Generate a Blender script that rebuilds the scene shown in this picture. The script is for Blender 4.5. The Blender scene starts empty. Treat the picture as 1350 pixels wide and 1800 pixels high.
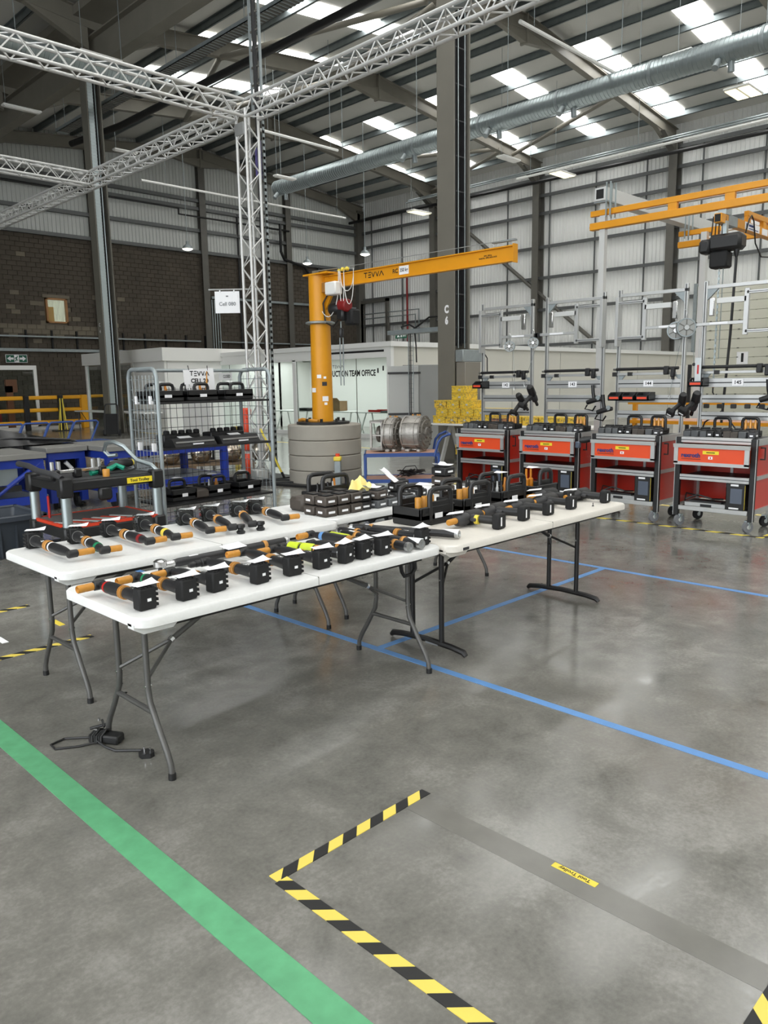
import bpy, math, random
from mathutils import Vector, Matrix
S = bpy.context.scene
COL = S.collection
PI = math.pi
# ---------------------------------------------------------------- camera, world, exposure
cam = bpy.data.cameras.new('camera'); cam.lens = 27.0; cam.sensor_fit = 'VERTICAL'; cam.sensor_height = 36.0
cam.sensor_width = 27.0; cam.clip_end = 200
co = bpy.data.objects.new('camera', cam); COL.objects.link(co)
R_ = Vector((0.70518621, -0.70882862, -0.01656505)); D_ = Vector((-0.12910052, -0.10539434, -0.98601475)); F_ = Vector((0.69716961, 0.69746256, -0.16583278))
co.matrix_world = Matrix(((R_.x, -D_.x, -F_.x, 0), (R_.y, -D_.y, -F_.y, 0), (R_.z, -D_.z, -F_.z, 1.63), (0, 0, 0, 1)))
S.camera = co
W = bpy.data.worlds.new('overcast_day'); S.world = W; W.use_nodes = True
bg = W.node_tree.nodes['Background']; bg.inputs[0].default_value = (0.93, 0.97, 1.0, 1); bg.inputs[1].default_value = 3.0
S.view_settings.view_transform = 'Standard'; S.view_settings.look = 'None'; S.view_settings.gamma = 1.0
S.view_settings.use_curve_mapping = False; S.view_settings.exposure = 0.3
SKYLIGHT = 7.0
# ---------------------------------------------------------------- materials
def lin(c):
    return tuple(((v/255)/12.92 if v/255 <= .04045 else ((v/255+.055)/1.055)**2.4) for v in c) + (1,)
MATS = {}
def mat(name, rgb, rough=.5, metal=0., noise=0., scale=8., bump=0., emit=0., alpha=None, spec=None, coat=0.):
    m = bpy.data.materials.new(name); m.use_nodes = True; N = m.node_tree.nodes; L = m.node_tree.links
    p = N['Principled BSDF']; c = lin(rgb)
    p.inputs['Base Color'].default_value = c; p.inputs['Roughness'].default_value = rough; p.inputs['Metallic'].default_value = metal
    if spec is not None: p.inputs['Specular IOR Level'].default_value = spec
    if coat: p.inputs['Coat Weight'].default_value = coat
    if emit:
        p.inputs['Emission Color'].default_value = c; p.inputs['Emission Strength'].default_value = emit
    if noise or bump:
        tc = N.new('ShaderNodeTexCoord'); nz = N.new('ShaderNodeTexNoise'); nz.inputs['Scale'].default_value = scale; nz.inputs['Detail'].default_value = 6
        L.new(tc.outputs['Object'], nz.inputs['Vector'])
        if noise:
            r = N.new('ShaderNodeValToRGB')
            r.color_ramp.elements[0].position = .3; r.color_ramp.elements[1].position = .7
            r.color_ramp.elements[0].color = tuple(v*(1-noise) for v in c[:3])+(1,)
            r.color_ramp.elements[1].color = tuple(min(1, v*(1+noise)) for v in c[:3])+(1,)
            L.new(nz.outputs['Fac'], r.inputs[0]); L.new(r.outputs[0], p.inputs['Base Color'])
        if bump:
            b = N.new('ShaderNodeBump'); b.inputs['Strength'].default_value = bump; b.inputs['Distance'].default_value = .01
            L.new(nz.outputs['Fac'], b.inputs['Height']); L.new(b.outputs[0], p.inputs['Normal'])
    MATS[name] = m
    return m
def glassmat(name, rgb, amount=.12):
    m = bpy.data.materials.new(name); m.use_nodes = True; N = m.node_tree.nodes; L = m.node_tree.links
    N.remove(N['Principled BSDF']); out = N['Material Output']
    t = N.new('ShaderNodeBsdfTransparent'); t.inputs[0].default_value = lin(rgb)
    g = N.new('ShaderNodeBsdfGlossy'); g.inputs['Roughness'].default_value = .03
    f = N.new('ShaderNodeFresnel'); f.inputs[0].default_value = 1.45
    mx = N.new('ShaderNodeMixShader'); ge = N.new('ShaderNodeNewGeometry'); iv = N.new('ShaderNodeMath'); iv.operation = 'SUBTRACT'; iv.inputs[0].default_value = 1; L.new(ge.outputs['Backfacing'], iv.inputs[1]); ml = N.new('ShaderNodeMath'); ml.operation = 'MULTIPLY'; L.new(f.outputs[0], ml.inputs[0]); L.new(iv.outputs[0], ml.inputs[1]); L.new(ml.outputs[0], mx.inputs[0]); L.new(t.outputs[0], mx.inputs[1]); L.new(g.outputs[0], mx.inputs[2])
    L.new(mx.outputs[0], out.inputs[0]); MATS[name] = m
def stripemat(name, a, b, period, kx, ky, duty=.5, rough=.5):
    m = mat(name, a, rough); N = m.node_tree.nodes; L = m.node_tree.links; p = N['Principled BSDF']
    tc = N.new('ShaderNodeTexCoord'); sx = N.new('ShaderNodeSeparateXYZ'); L.new(tc.outputs['Object'], sx.inputs[0])
    m1 = N.new('ShaderNodeMath'); m1.operation = 'MULTIPLY'; m1.inputs[1].default_value = kx/period; L.new(sx.outputs[0], m1.inputs[0])
    m2 = N.new('ShaderNodeMath'); m2.operation = 'MULTIPLY_ADD'; m2.inputs[1].default_value = ky/period; L.new(sx.outputs[1], m2.inputs[0]); L.new(m1.outputs[0], m2.inputs[2])
    fr = N.new('ShaderNodeMath'); fr.operation = 'FRACT'; L.new(m2.outputs[0], fr.inputs[0])
    lt = N.new('ShaderNodeMath'); lt.operation = 'LESS_THAN'; lt.inputs[1].default_value = duty; L.new(fr.outputs[0], lt.inputs[0])
    mx = N.new('ShaderNodeMix'); mx.data_type = 'RGBA'; mx.inputs[6].default_value = lin(b); mx.inputs[7].default_value = lin(a)
    L.new(lt.outputs[0], mx.inputs[0]); L.new(mx.outputs[2], p.inputs['Base Color'])
    return m
def patchmat(name, a, b, scale=30, rough=.6, metal=0.):
    m = mat(name, a, rough, metal); N = m.node_tree.nodes; L = m.node_tree.links; p = N['Principled BSDF']
    tc = N.new('ShaderNodeTexCoord'); v = N.new('ShaderNodeTexVoronoi'); v.inputs['Scale'].default_value = scale; L.new(tc.outputs['Object'], v.inputs['Vector'])
    s = N.new('ShaderNodeSeparateColor'); L.new(v.outputs['Color'], s.inputs[0])
    g = N.new('ShaderNodeMath'); g.operation = 'GREATER_THAN'; g.inputs[1].default_value = .62; L.new(s.outputs[0], g.inputs[0])
    mx = N.new('ShaderNodeMix'); mx.data_type = 'RGBA'; mx.inputs[6].default_value = lin(a); mx.inputs[7].default_value = lin(b)
    L.new(g.outputs[0], mx.inputs[0]); L.new(mx.outputs[2], p.inputs['Base Color'])
    return m
mat('white_clad', (232, 233, 230), .45, noise=.03, scale=.6)
mat('roof_liner', (205, 204, 198), .55, noise=.03, scale=.5)
mat('steel_dark', (92, 90, 84), .5, noise=.08, scale=3)
mat('steel_rafter', (122, 118, 108), .5, noise=.06, scale=2)
mat('steel_col', (112, 109, 100), .5, noise=.06, scale=2)
mat('purlin_galv', (128, 136, 138), .42, .6, noise=.08, scale=4)
mat('girt_grey', (96, 98, 98), .5, .3)
mat('galv', (168, 178, 180), .34, .8, noise=.03, scale=3)
mat('galv_dull', (150, 158, 160), .5, .5, noise=.08, scale=9)
mat('alu', (188, 189, 188), .36, .6, noise=.03, scale=10)
mat('truss_alu', (205, 205, 203), .38, .35)
mat('tool_black', (33, 33, 35), .42, noise=.06, scale=30)
mat('room_glow', (226, 220, 200), .6, emit=.45)  # wall behind the small window glows in place of indoor light
mat('door_glow', (170, 126, 66), .6, emit=.25)  # door behind the small window glows too, standing in for indoor light
mat('alu_white', (204, 205, 203), .42, .3)
mat('alu_groove', (60, 61, 62), .5, .4)
mat('rooflight', (255, 255, 252), .5, emit=SKYLIGHT)
mat('lamp_glow', (255, 252, 235), .5, emit=9)
mat('lamp_tube', (255, 244, 205), .5, emit=1.1)
mat('block', (76, 69, 60), .9, noise=.22, scale=1.3, bump=.25)
mat('block_pale', (112, 104, 90), .9, noise=.15, scale=2, bump=.25)
mat('mortar', (116, 108, 94), .9, noise=.1, scale=5)
mat('white_panel', (232, 231, 227), .45, noise=.015, scale=1)
mat('clad_shaded', (188, 190, 187), .45, noise=.03, scale=.6)  # darker copy of the white cladding, with the gable's shade in its colour
mat('white_frame', (234, 234, 231), .4)
mat('cream_panel', (214, 212, 202), .45, noise=.02, scale=1)
mat('door_cream', (206, 205, 190), .5, noise=.02, scale=1)
mat('joint_grey', (120, 120, 112), .6)
mat('wood_frame', (158, 112, 66), .5, noise=.1, scale=6)
mat('black', (26, 26, 27), .45, noise=.1, scale=20)
mat('black_matt', (20, 20, 21), .75)
mat('black_gloss', (16, 16, 18), .22)
mat('charcoal', (52, 52, 54), .5, noise=.06, scale=30)
mat('pack_grey', (84, 86, 88), .5, noise=.06, scale=30)
mat('pack_brown', (72, 65, 59), .55, noise=.06, scale=30)
mat('rubber', (34, 34, 36), .8)
mat('caster_grey', (118, 120, 124), .6)
mat('crane_yellow', (218, 148, 14), .45, noise=.05, scale=2)
mat('rail_yellow', (216, 146, 18), .4, noise=.05, scale=3)
mat('barrier_yellow', (240, 172, 30), .45, noise=.04, scale=4)
mat('hazard_yellow', (232, 208, 74), .5)
mat('yellow_label', (244, 218, 50), .5)
mat('orange_rubber', (194, 134, 48), .45, noise=.06, scale=40)
mat('amber', (206, 128, 30), .35)
mat('copper', (198, 142, 74), .35, .4)
mat('chrome', (205, 205, 205), .18, 1.0)
mat('silver', (185, 186, 186), .32, .9, noise=.06, scale=20)
mat('cast_alu', (168, 164, 158), .38, .6, noise=.14, scale=18, bump=.4)
mat('cast_dark', (124, 120, 114), .45, .6, noise=.25, scale=18, bump=.4)
mat('concrete_ring', (158, 153, 143), .85, noise=.07, scale=3, bump=.12)
mat('table_white', (228, 228, 226), .5, noise=.02, scale=60, bump=.08)
mat('table_cream', (222, 217, 208), .5, noise=.02, scale=60, bump=.08)
mat('leg_grey', (92, 91, 89), .4, .4, noise=.08, scale=10)
mat('leg_black', (34, 33, 33), .4, .2)
mat('red_panel', (196, 48, 32), .3, noise=.03, scale=2)
mat('orange_drawer', (232, 82, 40), .35, noise=.03, scale=2)
mat('red_edge', (206, 62, 34), .5)
mat('red', (190, 30, 28), .4)
mat('dark_red', (128, 20, 22), .5)
mat('red_orange', (228, 74, 42), .45)
mat('blue_frame', (26, 50, 140), .4, noise=.08, scale=6)
mat('blue_cart', (44, 74, 138), .4, noise=.06, scale=6)
mat('blue_tape', (96, 144, 200), .5, noise=.06, scale=12)
mat('green_tape', (92, 164, 118), .5, noise=.13, scale=14)
mat('green', (24, 130, 84), .5)
mat('sign_green', (10, 88, 66), .5)
mat('teal', (20, 150, 120), .5)
mat('bench_top', (132, 131, 127), .5, .2, noise=.06, scale=4)
mat('bench_panel', (128, 134, 138), .4, .2)
mat('paper', (240, 240, 242), .7)
mat('plastic_clear', (205, 210, 212), .12, alpha=.3)
mat('ink', (24, 24, 26), .7)
mat('ink_grey', (120, 122, 126), .7)
mat('ink_blue', (40, 60, 120), .7)
mat('lime', (196, 214, 40), .5, noise=.06, scale=30)
mat('cloth_yellow', (242, 226, 146), .8, noise=.05, scale=20)
mat('plywood', (196, 150, 128), .6, noise=.08, scale=6)
mat('brown_card', (150, 122, 88), .8, noise=.06, scale=8)
mat('bin_grey', (58, 64, 72), .5, noise=.04, scale=8)
mat('pallet_wood', (112, 92, 70), .8, noise=.2, scale=8)
mat('steel_ball', (176, 166, 152), .22, .95)
mat('screen_grey', (84, 92, 106), .25)
mat('tray_mat', (96, 92, 90), .8, noise=.1, scale=20)
mat('residue', (112, 110, 104), .2, noise=.08, scale=9)
mat('cabinet_grey', (150, 151, 148), .45, noise=.02, scale=2)
mat('cabinet_light', (186, 187, 184), .45)
mat('box_grey', (126, 122, 114), .5)
mat('purple_cable', (92, 84, 140), .6)
mat('brown_rust', (104, 70, 48), .7)
mat('aqua_label', (70, 140, 180), .5)
glassmat('glass', (238, 244, 242))
glassmat('bag', (236, 238, 238))
patchmat('box_yellow', (226, 190, 56), (190, 162, 70), 40)
patchmat('box_yellow_b', (220, 182, 62), (150, 130, 70), 30)
patchmat('box_brown', (150, 110, 84), (96, 70, 60), 30)
stripemat('hazard_tape', (230, 206, 92), (28, 28, 28), .138, 1.0, 1.0)
stripemat('hazard_tape_across', (230, 206, 92), (28, 28, 28), .138, 1.0, -1.0)
stripemat('hazard_far', (236, 214, 90), (40, 38, 36), .26, 1.0, 1.0)
# polished concrete
def floor_material():
    m = bpy.data.materials.new('polished_concrete'); m.use_nodes = True; N = m.node_tree.nodes; L = m.node_tree.links; p = N['Principled BSDF']
    tc = N.new('ShaderNodeTexCoord')
    def nz(scale, det=6, rough=.6, dist=0.):
        n = N.new('ShaderNodeTexNoise'); n.inputs['Scale'].default_value = scale; n.inputs['Detail'].default_value = det
        n.inputs['Roughness'].default_value = rough; n.inputs['Distortion'].default_value = dist; L.new(tc.outputs['Object'], n.inputs['Vector']); return n
    a = nz(.55, 8, .62, .6); b = nz(3.2, 8, .7, .3); c = nz(60, 4, .6)
    def mixf(x, y, f):
        k = N.new('ShaderNodeMix'); k.inputs[0].default_value = f; L.new(x, k.inputs[2]); L.new(y, k.inputs[3]); return k.outputs[0]
    v = mixf(mixf(a.outputs['Fac'], b.outputs['Fac'], .5), c.outputs['Fac'], .16)
    r = N.new('ShaderNodeValToRGB'); e = r.color_ramp.elements
    e[0].position = .36; e[0].color = lin((94, 93, 88)); e[1].position = .64; e[1].color = lin((152, 150, 144))
    k = r.color_ramp.elements.new(.5); k.color = lin((120, 118, 112))
    L.new(v, r.inputs[0]); L.new(r.outputs[0], p.inputs['Base Color'])
    rr = N.new('ShaderNodeMapRange'); rr.inputs[1].default_value = .35; rr.inputs[2].default_value = .65; rr.inputs[3].default_value = .1; rr.inputs[4].default_value = .27
    L.new(mixf(b.outputs['Fac'], c.outputs['Fac'], .3), rr.inputs[0]); L.new(rr.outputs[0], p.inputs['Roughness'])
    bp = N.new('ShaderNodeBump'); bp.inputs['Strength'].default_value = .035; bp.inputs['Distance'].default_value = .004
    L.new(b.outputs['Fac'], bp.inputs['Height']); L.new(bp.outputs[0], p.inputs['Normal'])
    p.inputs['Specular IOR Level'].default_value = .85
    MATS['floor'] = m
floor_material()
# ---------------------------------------------------------------- mesh helper
def rotz(a): return Matrix.Rotation(a, 4, 'Z')
def TR(x, y, z, rz=0, rx=0, ry=0):
    return Matrix.Translation((x, y, z)) @ Matrix.Rotation(rz, 4, 'Z') @ Matrix.Rotation(ry, 4, 'Y') @ Matrix.Rotation(rx, 4, 'X')
class G:
    def __init__(s): s.v = []; s.f = []
    def add(s, vs, fs, m=None):
        o = len(s.v)
        s.v += [tuple(m @ Vector(v)) for v in vs] if m is not None else [tuple(v) for v in vs]
        s.f += [tuple(i+o for i in f) for f in fs]; return s
    def box(s, c, d, m=None, b=0.):
        x, y, z = d[0]/2, d[1]/2, d[2]/2; cx, cy, cz = c
        if b <= 0:
            vs = [(cx+i*x, cy+j*y, cz+k*z) for k in (-1, 1) for j in (-1, 1) for i in (-1, 1)]
            return s.add(vs, [(0, 2, 3, 1), (4, 5, 7, 6), (0, 1, 5, 4), (2, 6, 7, 3), (0, 4, 6, 2), (1, 3, 7, 5)], m)
        b = min(b, x*.98, y*.98, z*.98); vs = []; idx = {}
        for i in (-1, 1):
            for j in (-1, 1):
                for k in (-1, 1):
                    for ax, p in enumerate(((x, y-b, z-b), (x-b, y, z-b), (x-b, y-b, z))):
                        idx[i, j, k, ax] = len(vs); vs.append((cx+i*p[0], cy+j*p[1], cz+k*p[2]))
        fs = []
        for ax in range(3):
            u, w = [(1, 2), (2, 0), (0, 1)][ax]
            for sg in (-1, 1):
                q = []
                for (a, c2) in ((-1, -1), (1, -1), (1, 1), (-1, 1)):
                    t = [0, 0, 0]; t[ax] = sg; t[u] = a; t[w] = c2; q.append(idx[t[0], t[1], t[2], ax])
                fs.append(q if sg > 0 else q[::-1])
        for ax in range(3):
            u, w = [(1, 2), (2, 0), (0, 1)][ax]
            for a in (-1, 1):
                for c2 in (-1, 1):
                    t0 = [0, 0, 0]; t0[ax] = -1; t0[u] = a; t0[w] = c2; t1 = list(t0); t1[ax] = 1
                    q = [idx[(*t0, u)], idx[(*t1, u)], idx[(*t1, w)], idx[(*t0, w)]]
                    fs.append(q if a*c2 < 0 else q[::-1])
        for i in (-1, 1):
            for j in (-1, 1):
                for k in (-1, 1):
                    q = [idx[i, j, k, 0], idx[i, j, k, 1], idx[i, j, k, 2]]
                    fs.append(q if i*j*k > 0 else q[::-1])
        return s.add(vs, fs, m)
    def bb(s, x0, x1, y0, y1, z0, z1, m=None, b=0.):
        return s.box(((x0+x1)/2, (y0+y1)/2, (z0+z1)/2), (abs(x1-x0), abs(y1-y0), abs(z1-z0)), m, b)
    def tube(s, pts, r, n=8, closed=False, m=None, caps=True):
        pts = [Vector(p) for p in pts]; K = len(pts); rs = r if isinstance(r, (list, tuple)) else [r]*K
        vs = []; fs = []; up = None
        for i, p in enumerate(pts):
            if closed: t = pts[(i+1) % K]-pts[i-1]
            elif i == 0: t = pts[1]-p
            elif i == K-1: t = p-pts[i-1]
            else: t = (pts[i+1]-p).normalized()+(p-pts[i-1]).normalized()
            if t.length < 1e-9: t = Vector((0, 0, 1))
            t.normalize()
            if up is None:
                up = Vector((0, 0, 1)) if abs(t.z) < .9 else Vector((1, 0, 0))
            a = t.cross(up); 
            if a.length < 1e-6: a = t.orthogonal()
            a.normalize(); bv = a.cross(t); up = bv
            for k in range(n):
                an = 2*PI*k/n; vs.append(p+rs[i]*(math.cos(an)*a+math.sin(an)*bv))
        for i in range(K if closed else K-1):
            j = (i+1) % K
            for k in range(n):
                l = (k+1) % n; fs.append((i*n+k, i*n+l, j*n+l, j*n+k))
        if caps and not closed:
            fs.append(tuple(range(n))[::-1]); fs.append(tuple((K-1)*n+k for k in range(n)))
        return s.add(vs, fs, m)
    def cyl(s, p0, p1, r, n=12, r1=None, m=None): return s.tube([p0, p1], [r, r if r1 is None else r1], n, m=m)
    def lathe(s, prof, p0=(0, 0, 0), d=(0, 0, 1), n=16, m=None):
        d = Vector(d).normalized(); p0 = Vector(p0); return s.tube([p0+d*t for t, r in prof], [max(r, 1e-4) for t, r in prof], n, m=m) if False else s._lathe(prof, p0, d, n, m)
    def _lathe(s, prof, p0, d, n, m):
        a = d.orthogonal().normalized(); bv = d.cross(a); vs = []; fs = []
        for t, r in prof:
            for k in range(n):
                an = 2*PI*k/n; vs.append(p0+d*t+max(r, 1e-4)*(math.cos(an)*a+math.sin(an)*bv))
        for i in range(len(prof)-1):
            for k in range(n):
                l = (k+1) % n; fs.append((i*n+k, i*n+l, (i+1)*n+l, (i+1)*n+k))
        fs.append(tuple(range(n))[::-1]); fs.append(tuple((len(prof)-1)*n+k for k in range(n)))
        return s.add(vs, fs, m)
    def prism(s, poly, h0, h1, ax='z', m=None):
        n = len(poly); T = {'z': lambda u, v, h: (u, v, h), 'y': lambda u, v, h: (u, h, v), 'x': lambda u, v, h: (h, u, v)}[ax]
        vs = [T(u, v, h0) for u, v in poly]+[T(u, v, h1) for u, v in poly]
        fs = [tuple(range(n))[::-1], tuple(range(n, 2*n))]+[(i, (i+1) % n, n+(i+1) % n, n+i) for i in range(n)]
        return s.add(vs, fs, m)
def mesh(name, g, mt, smooth=True, ang=.7):
    me = bpy.data.meshes.new(name); me.from_pydata(g.v, [], g.f); me.update()
    me.materials.append(MATS[mt] if isinstance(mt, str) else mt)
    if smooth:
        me.polygons.foreach_set('use_smooth', [True]*len(me.polygons)); me.set_sharp_from_angle(angle=ang)
    return me
def props(o, label=None, cat=None, group=None, kind=None):
    if label: o['label'] = label
    if cat: o['category'] = cat
    if group: o['group'] = group
    if kind: o['kind'] = kind
def root(name, label, cat, loc=(0, 0, 0), rz=0., group=None, kind=None):
    o = bpy.data.objects.new(name, None); COL.objects.link(o); o.location = loc; o.rotation_euler = (0, 0, rz); o.empty_display_size = .1
    props(o, label, cat, group, kind); return o
def part(par, name, mt, g, label=None, kind=None, loc=None, smooth=True):
    me = g if isinstance(g, bpy.types.Mesh) else mesh(name, g, mt, smooth)
    o = bpy.data.objects.new(name, me); COL.objects.link(o); o.parent = par
    if loc is not None: o.location = loc
    props(o, label, None, None, kind); return o
def solo(name, label, cat, mt, g, loc=(0, 0, 0), rz=0., group=None, kind=None, smooth=True):
    me = g if isinstance(g, bpy.types.Mesh) else mesh(name, g, mt, smooth)
    o = bpy.data.objects.new(name, me); COL.objects.link(o); o.location = loc; o.rotation_euler = (0, 0, rz)
    props(o, label, cat, group, kind); return o
def dup(o, loc=None, rz=None, label=None, parent=None, group=None):
    c = o.copy(); COL.objects.link(c)
    if parent is not None: c.parent = parent
    if loc is not None: c.location = loc
    if rz is not None: c.rotation_euler = (0, 0, rz)
    if label: c['label'] = label
    if group: c['group'] = group
    for ch in o.children: dup(ch, parent=c)
    return c
TXT = {}
def text(par, s, size, mt, m, name='lettering', ex=.0006, sx=1.0, align='CENTER', bold=.02):
    k = (s, size, mt, ex, bold)
    if k not in TXT:
        c = bpy.data.curves.new(name, 'FONT'); c.body = s; c.size = size; c.extrude = ex; c.align_x = align; c.align_y = 'CENTER'
        c.materials.append(MATS[mt]); c.resolution_u = 3; c.offset = bold*size
        t = bpy.data.objects.new('t', c); TXT[k] = bpy.data.meshes.new_from_object(t); TXT[k].name = name; bpy.data.objects.remove(t)
    o = bpy.data.objects.new(name, TXT[k]); COL.objects.link(o); o.parent = par; o.matrix_local = m @ Matrix.Diagonal((sx, 1, 1, 1)); return o
# text lies in its local xy plane; frames that stand it up on a face
def FX(x, y, z):   # face seen from -X: reads towards -Y
    return Matrix(((0, 0, -1, x), (-1, 0, 0, y), (0, 1, 0, z), (0, 0, 0, 1)))
def FY(x, y, z):   # face seen from -Y: reads towards +X
    return Matrix(((1, 0, 0, x), (0, 0, -1, y), (0, 1, 0, z), (0, 0, 0, 1)))
def logo(par, w, h, mt, m, th=.2):
    """five wide-spaced angular letters T E V V A (the A has no crossbar)"""
    g = G(); t = h*th; e = .0006
    def st(a, b):
        a = Vector((*a, 0)); b = Vector((*b, 0)); d = (b-a).normalized(); p = Vector((-d.y, d.x, 0))*t/2
        vs = [a+p, a-p, b-p, b+p]; vs = vs+[v+Vector((0, 0, e)) for v in vs]
        g.add(vs, [(0, 1, 2, 3), (7, 6, 5, 4), (0, 4, 5, 1), (1, 5, 6, 2), (2, 6, 7, 3), (3, 7, 4, 0)], m)
    u = w/5.2
    X = lambda k, f: -w/2+(k*1.05+f)*u
    st((X(0, 0), h/2), (X(0, .95), h/2)); st((X(0, .48), h/2), (X(0, .48), -h/2))
    for z in (h/2, 0, -h/2): st((X(1, .12), z), (X(1, .85), z))
    st((X(2, .0), h/2), (X(2, .4), -h/2)); st((X(2, .4), -h/2), (X(2, .8), h/2))
    st((X(3, .0), h/2), (X(3, .4), -h/2)); st((X(3, .4), -h/2), (X(3, .8), h/2))
    st((X(4, -.1), -h/2), (X(4, .45), h/2)); st((X(4, .45), h/2), (X(4, 1.0), -h/2))
    return part(par, 'logo', mt, g, smooth=False)
def arc(cx, cy, r, a0, a1, n, f): return [f(cx+r*math.cos(a0+(a1-a0)*i/n), cy+r*math.sin(a0+(a1-a0)*i/n)) for i in range(n+1)]
def rrect(x0, x1, y0, y1, r, n=5):
    P = []
    for cx, cy, a in ((x1-r, y1-r, 0), (x0+r, y1-r, PI/2), (x0+r, y0+r, PI), (x1-r, y0+r, 1.5*PI)):
        P += [(cx+r*math.cos(a+PI/2*i/n), cy+r*math.sin(a+PI/2*i/n)) for i in range(n+1)]
    return P
random.seed(4)
# ================================================================ THE HALL
def roofz(x):
    r = 24.9 if x > 12.4 else -.1
    return 14.75-.105*abs(x-r)
floor = solo('floor', 'polished grey concrete floor of the hall with mottled stains', 'floor', 'floor', G().bb(-13, 37.6, -12, 39.4, -.2, 0), kind='structure', smooth=False)
# worn band and saw cuts in the floor
g = G().bb(1.99, 2.1, .2, 1.93, 0, .0006)
part(floor, 'tape_residue', 'residue', g, 'dull grey band where old tape was lifted')
# --- gable wall with dark concrete blocks
wl = root('wall_left', 'far gable wall of dark concrete blocks below pale ribbed cladding', 'wall', (0, 39.2, 0), kind='structure')
part(wl, 'backing', 'mortar', G().bb(-12.7, 37.5, .02, .3, 0, 9.0))
BL, BH = .45, .225
slots = []
wx0, wx1, wz0, wz1 = 15.88, 16.93, 4.82, 6.02
for r in range(40):
    z = r*BH; off = (BL/2 if r % 2 else 0)
    for k in range(63):
        x = 9.5+k*BL+off
        if x+BL > 37.3: continue
        if x < wx1-.1 and x+BL > wx0+.1 and z < wz1 and z+BH > wz0: continue
        slots.append((x, z))
bm0 = mesh('brick', G().box((0, 0, 0), (BL-.014, .09, BH-.014)), 'block', False)
bm1 = mesh('brick', G().box((0, 0, 0), (BL-.014, .09, BH-.014)), 'block_pale', False)
slots.sort(key=lambda q: (q[0]-16)**2*.35+(q[1]-6.2)**2)
rest = G()
for i, (x, z) in enumerate(slots):
    dy = -.012-random.random()*.006
    if i < 300:
        o = part(wl, 'brick', None, bm1 if (random.random() < .05 or 4.2 < z < 4.7) else bm0, loc=(x+BL/2, dy, z+BH/2))
    else:
        rest.box((x+BL/2, dy, z+BH/2), (BL-.014, .09, BH-.014))
part(wl, 'remaining_bricks', 'block', rest, kind='stuff', smooth=False)
def ribsheet(w, h0a, h0b, z0):   # ribbed sheet along x, sloped head
    g = G(); n = 5; P = []
    for i in range(n):
        a = i*w/n; P += [(a, 0), (a+w/n*.72, 0), (a+w/n*.8, -.03), (a+w/n*.92, -.03)]
    P.append((w, 0)); vs = []; fs = []
    for (u, d) in P:
        zt = h0a+(h0b-h0a)*u/w; vs += [(u, d, z0), (u, d, zt)]
    for i in range(len(P)-1): fs.append((2*i, 2*i+2, 2*i+3, 2*i+1))
    return g.add(vs, fs)
x = 8.4
while x < 37.4:
    part(wl, 'cladding_sheet', 'clad_shaded', ribsheet(1.004, roofz(x), roofz(x+.99), 9.0), loc=(x, 0, 0), smooth=False); x += 1.0
part(wl, 'upper_backing', 'clad_shaded', G().bb(-12.7, 37.5, .06, .2, 9, 14.8))
for z in (9.05, 10.2, 11.37, 11.8):
    part(wl, 'wall_rail', 'girt_grey', G().bb(8, 37.4, -.22, -.04, z-.09, z+.09).bb(8, 37.4, -.25, -.22, z-.09, z-.02))
for xw in (12.4, 18.6, 24.95, 31.0):
    part(wl, 'gable_post', 'steel_dark', G().bb(xw-.2, xw+.2, -.32, -.3, 0, roofz(xw)-.3).bb(xw-.2, xw+.2, -.05, -.03, 0, roofz(xw)-.3).bb(xw-.012, xw+.012, -.3, -.05, 0, roofz(xw)-.3))
part(wl, 'corner_post', 'steel_dark', G().bb(36.75, 37.3, -.4, -.04, 0, 12.9))
# service rails and pipes on the block wall
part(wl, 'cable_tray', 'galv_dull', G().bb(9, 24.4, -.3, -.12, 4.1, 4.17).bb(25.7, 36.6, -.3, -.12, 4.1, 4.17))
part(wl, 'trunking', 'galv_dull', G().bb(9, 24, -.22, -.1, 3.42, 3.56))
part(wl, 'upper_tray', 'galv_dull', G().bb(25.3, 36.6, -.26, -.1, 6.55, 6.68))
for i in range(12): part(wl, 'tray_bracket', 'black_matt', G().bb(11+i*1.25, 11.08+i*1.25, -.16, -.05, 3.55, 4.45))
g = G()
for i in range(4): g.cyl((24.55+i*.16-2.2+3, -.14, 3), (24.55+i*.16-2.2+3, -.14, 6.5), .035, 8)
part(wl, 'conduit', 'galv', g)
part(wl, 'rain_pipe', 'black', G().tube([(30.2, -.5, 11.2), (30.2, -.5, 9.6), (30.6, -.3, 9.2), (32.2, -.3, 8.9), (32.7, -.25, 8.3), (32.7, -.25, 0)], .09, 10))
part(wl, 'rain_pipe', 'black', G().cyl((27.3, -.2, 2.9), (27.3, -.2, 11.4), .06, 8))
part(wl, 'wall_cable', 'black', G().cyl((33.4, -.2, 2.9), (33.4, -.2, 9), .07, 8))
part(wl, 'wall_cable', 'black', G().tube([(13, -.35, 11.2), (23.4, -.35, 11.2), (23.4, -.35, 10.9), (31, -.35, 10.9)], .06, 8))
# window in the block wall
w = root('window_1', 'small timber framed window high in the dark block wall', 'window', (16.4, 39.12, 5.42), kind='structure')
part(w, 'window_frame', 'wood_frame', G().bb(-.53, .53, -.06, .12, .52, .6).bb(-.53, .53, -.06, .12, -.6, -.52).bb(-.53, -.44, -.06, .12, -.6, .6).bb(.44, .53, -.06, .12, -.6, .6))
part(w, 'pane', 'glass', G().bb(-.44, .44, .03, .04, -.52, .52))
part(w, 'room_wall', 'room_glow', G().bb(-.46, .46, .1, .12, -.54, .54))
part(w, 'room_door', 'door_glow', G().bb(-.43, -.12, .08, .1, -.52, .18), label='brown door seen through the window')
part(w, 'lintel', 'mortar', G().bb(-.68, .66, -.07, .02, .61, .76))
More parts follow.
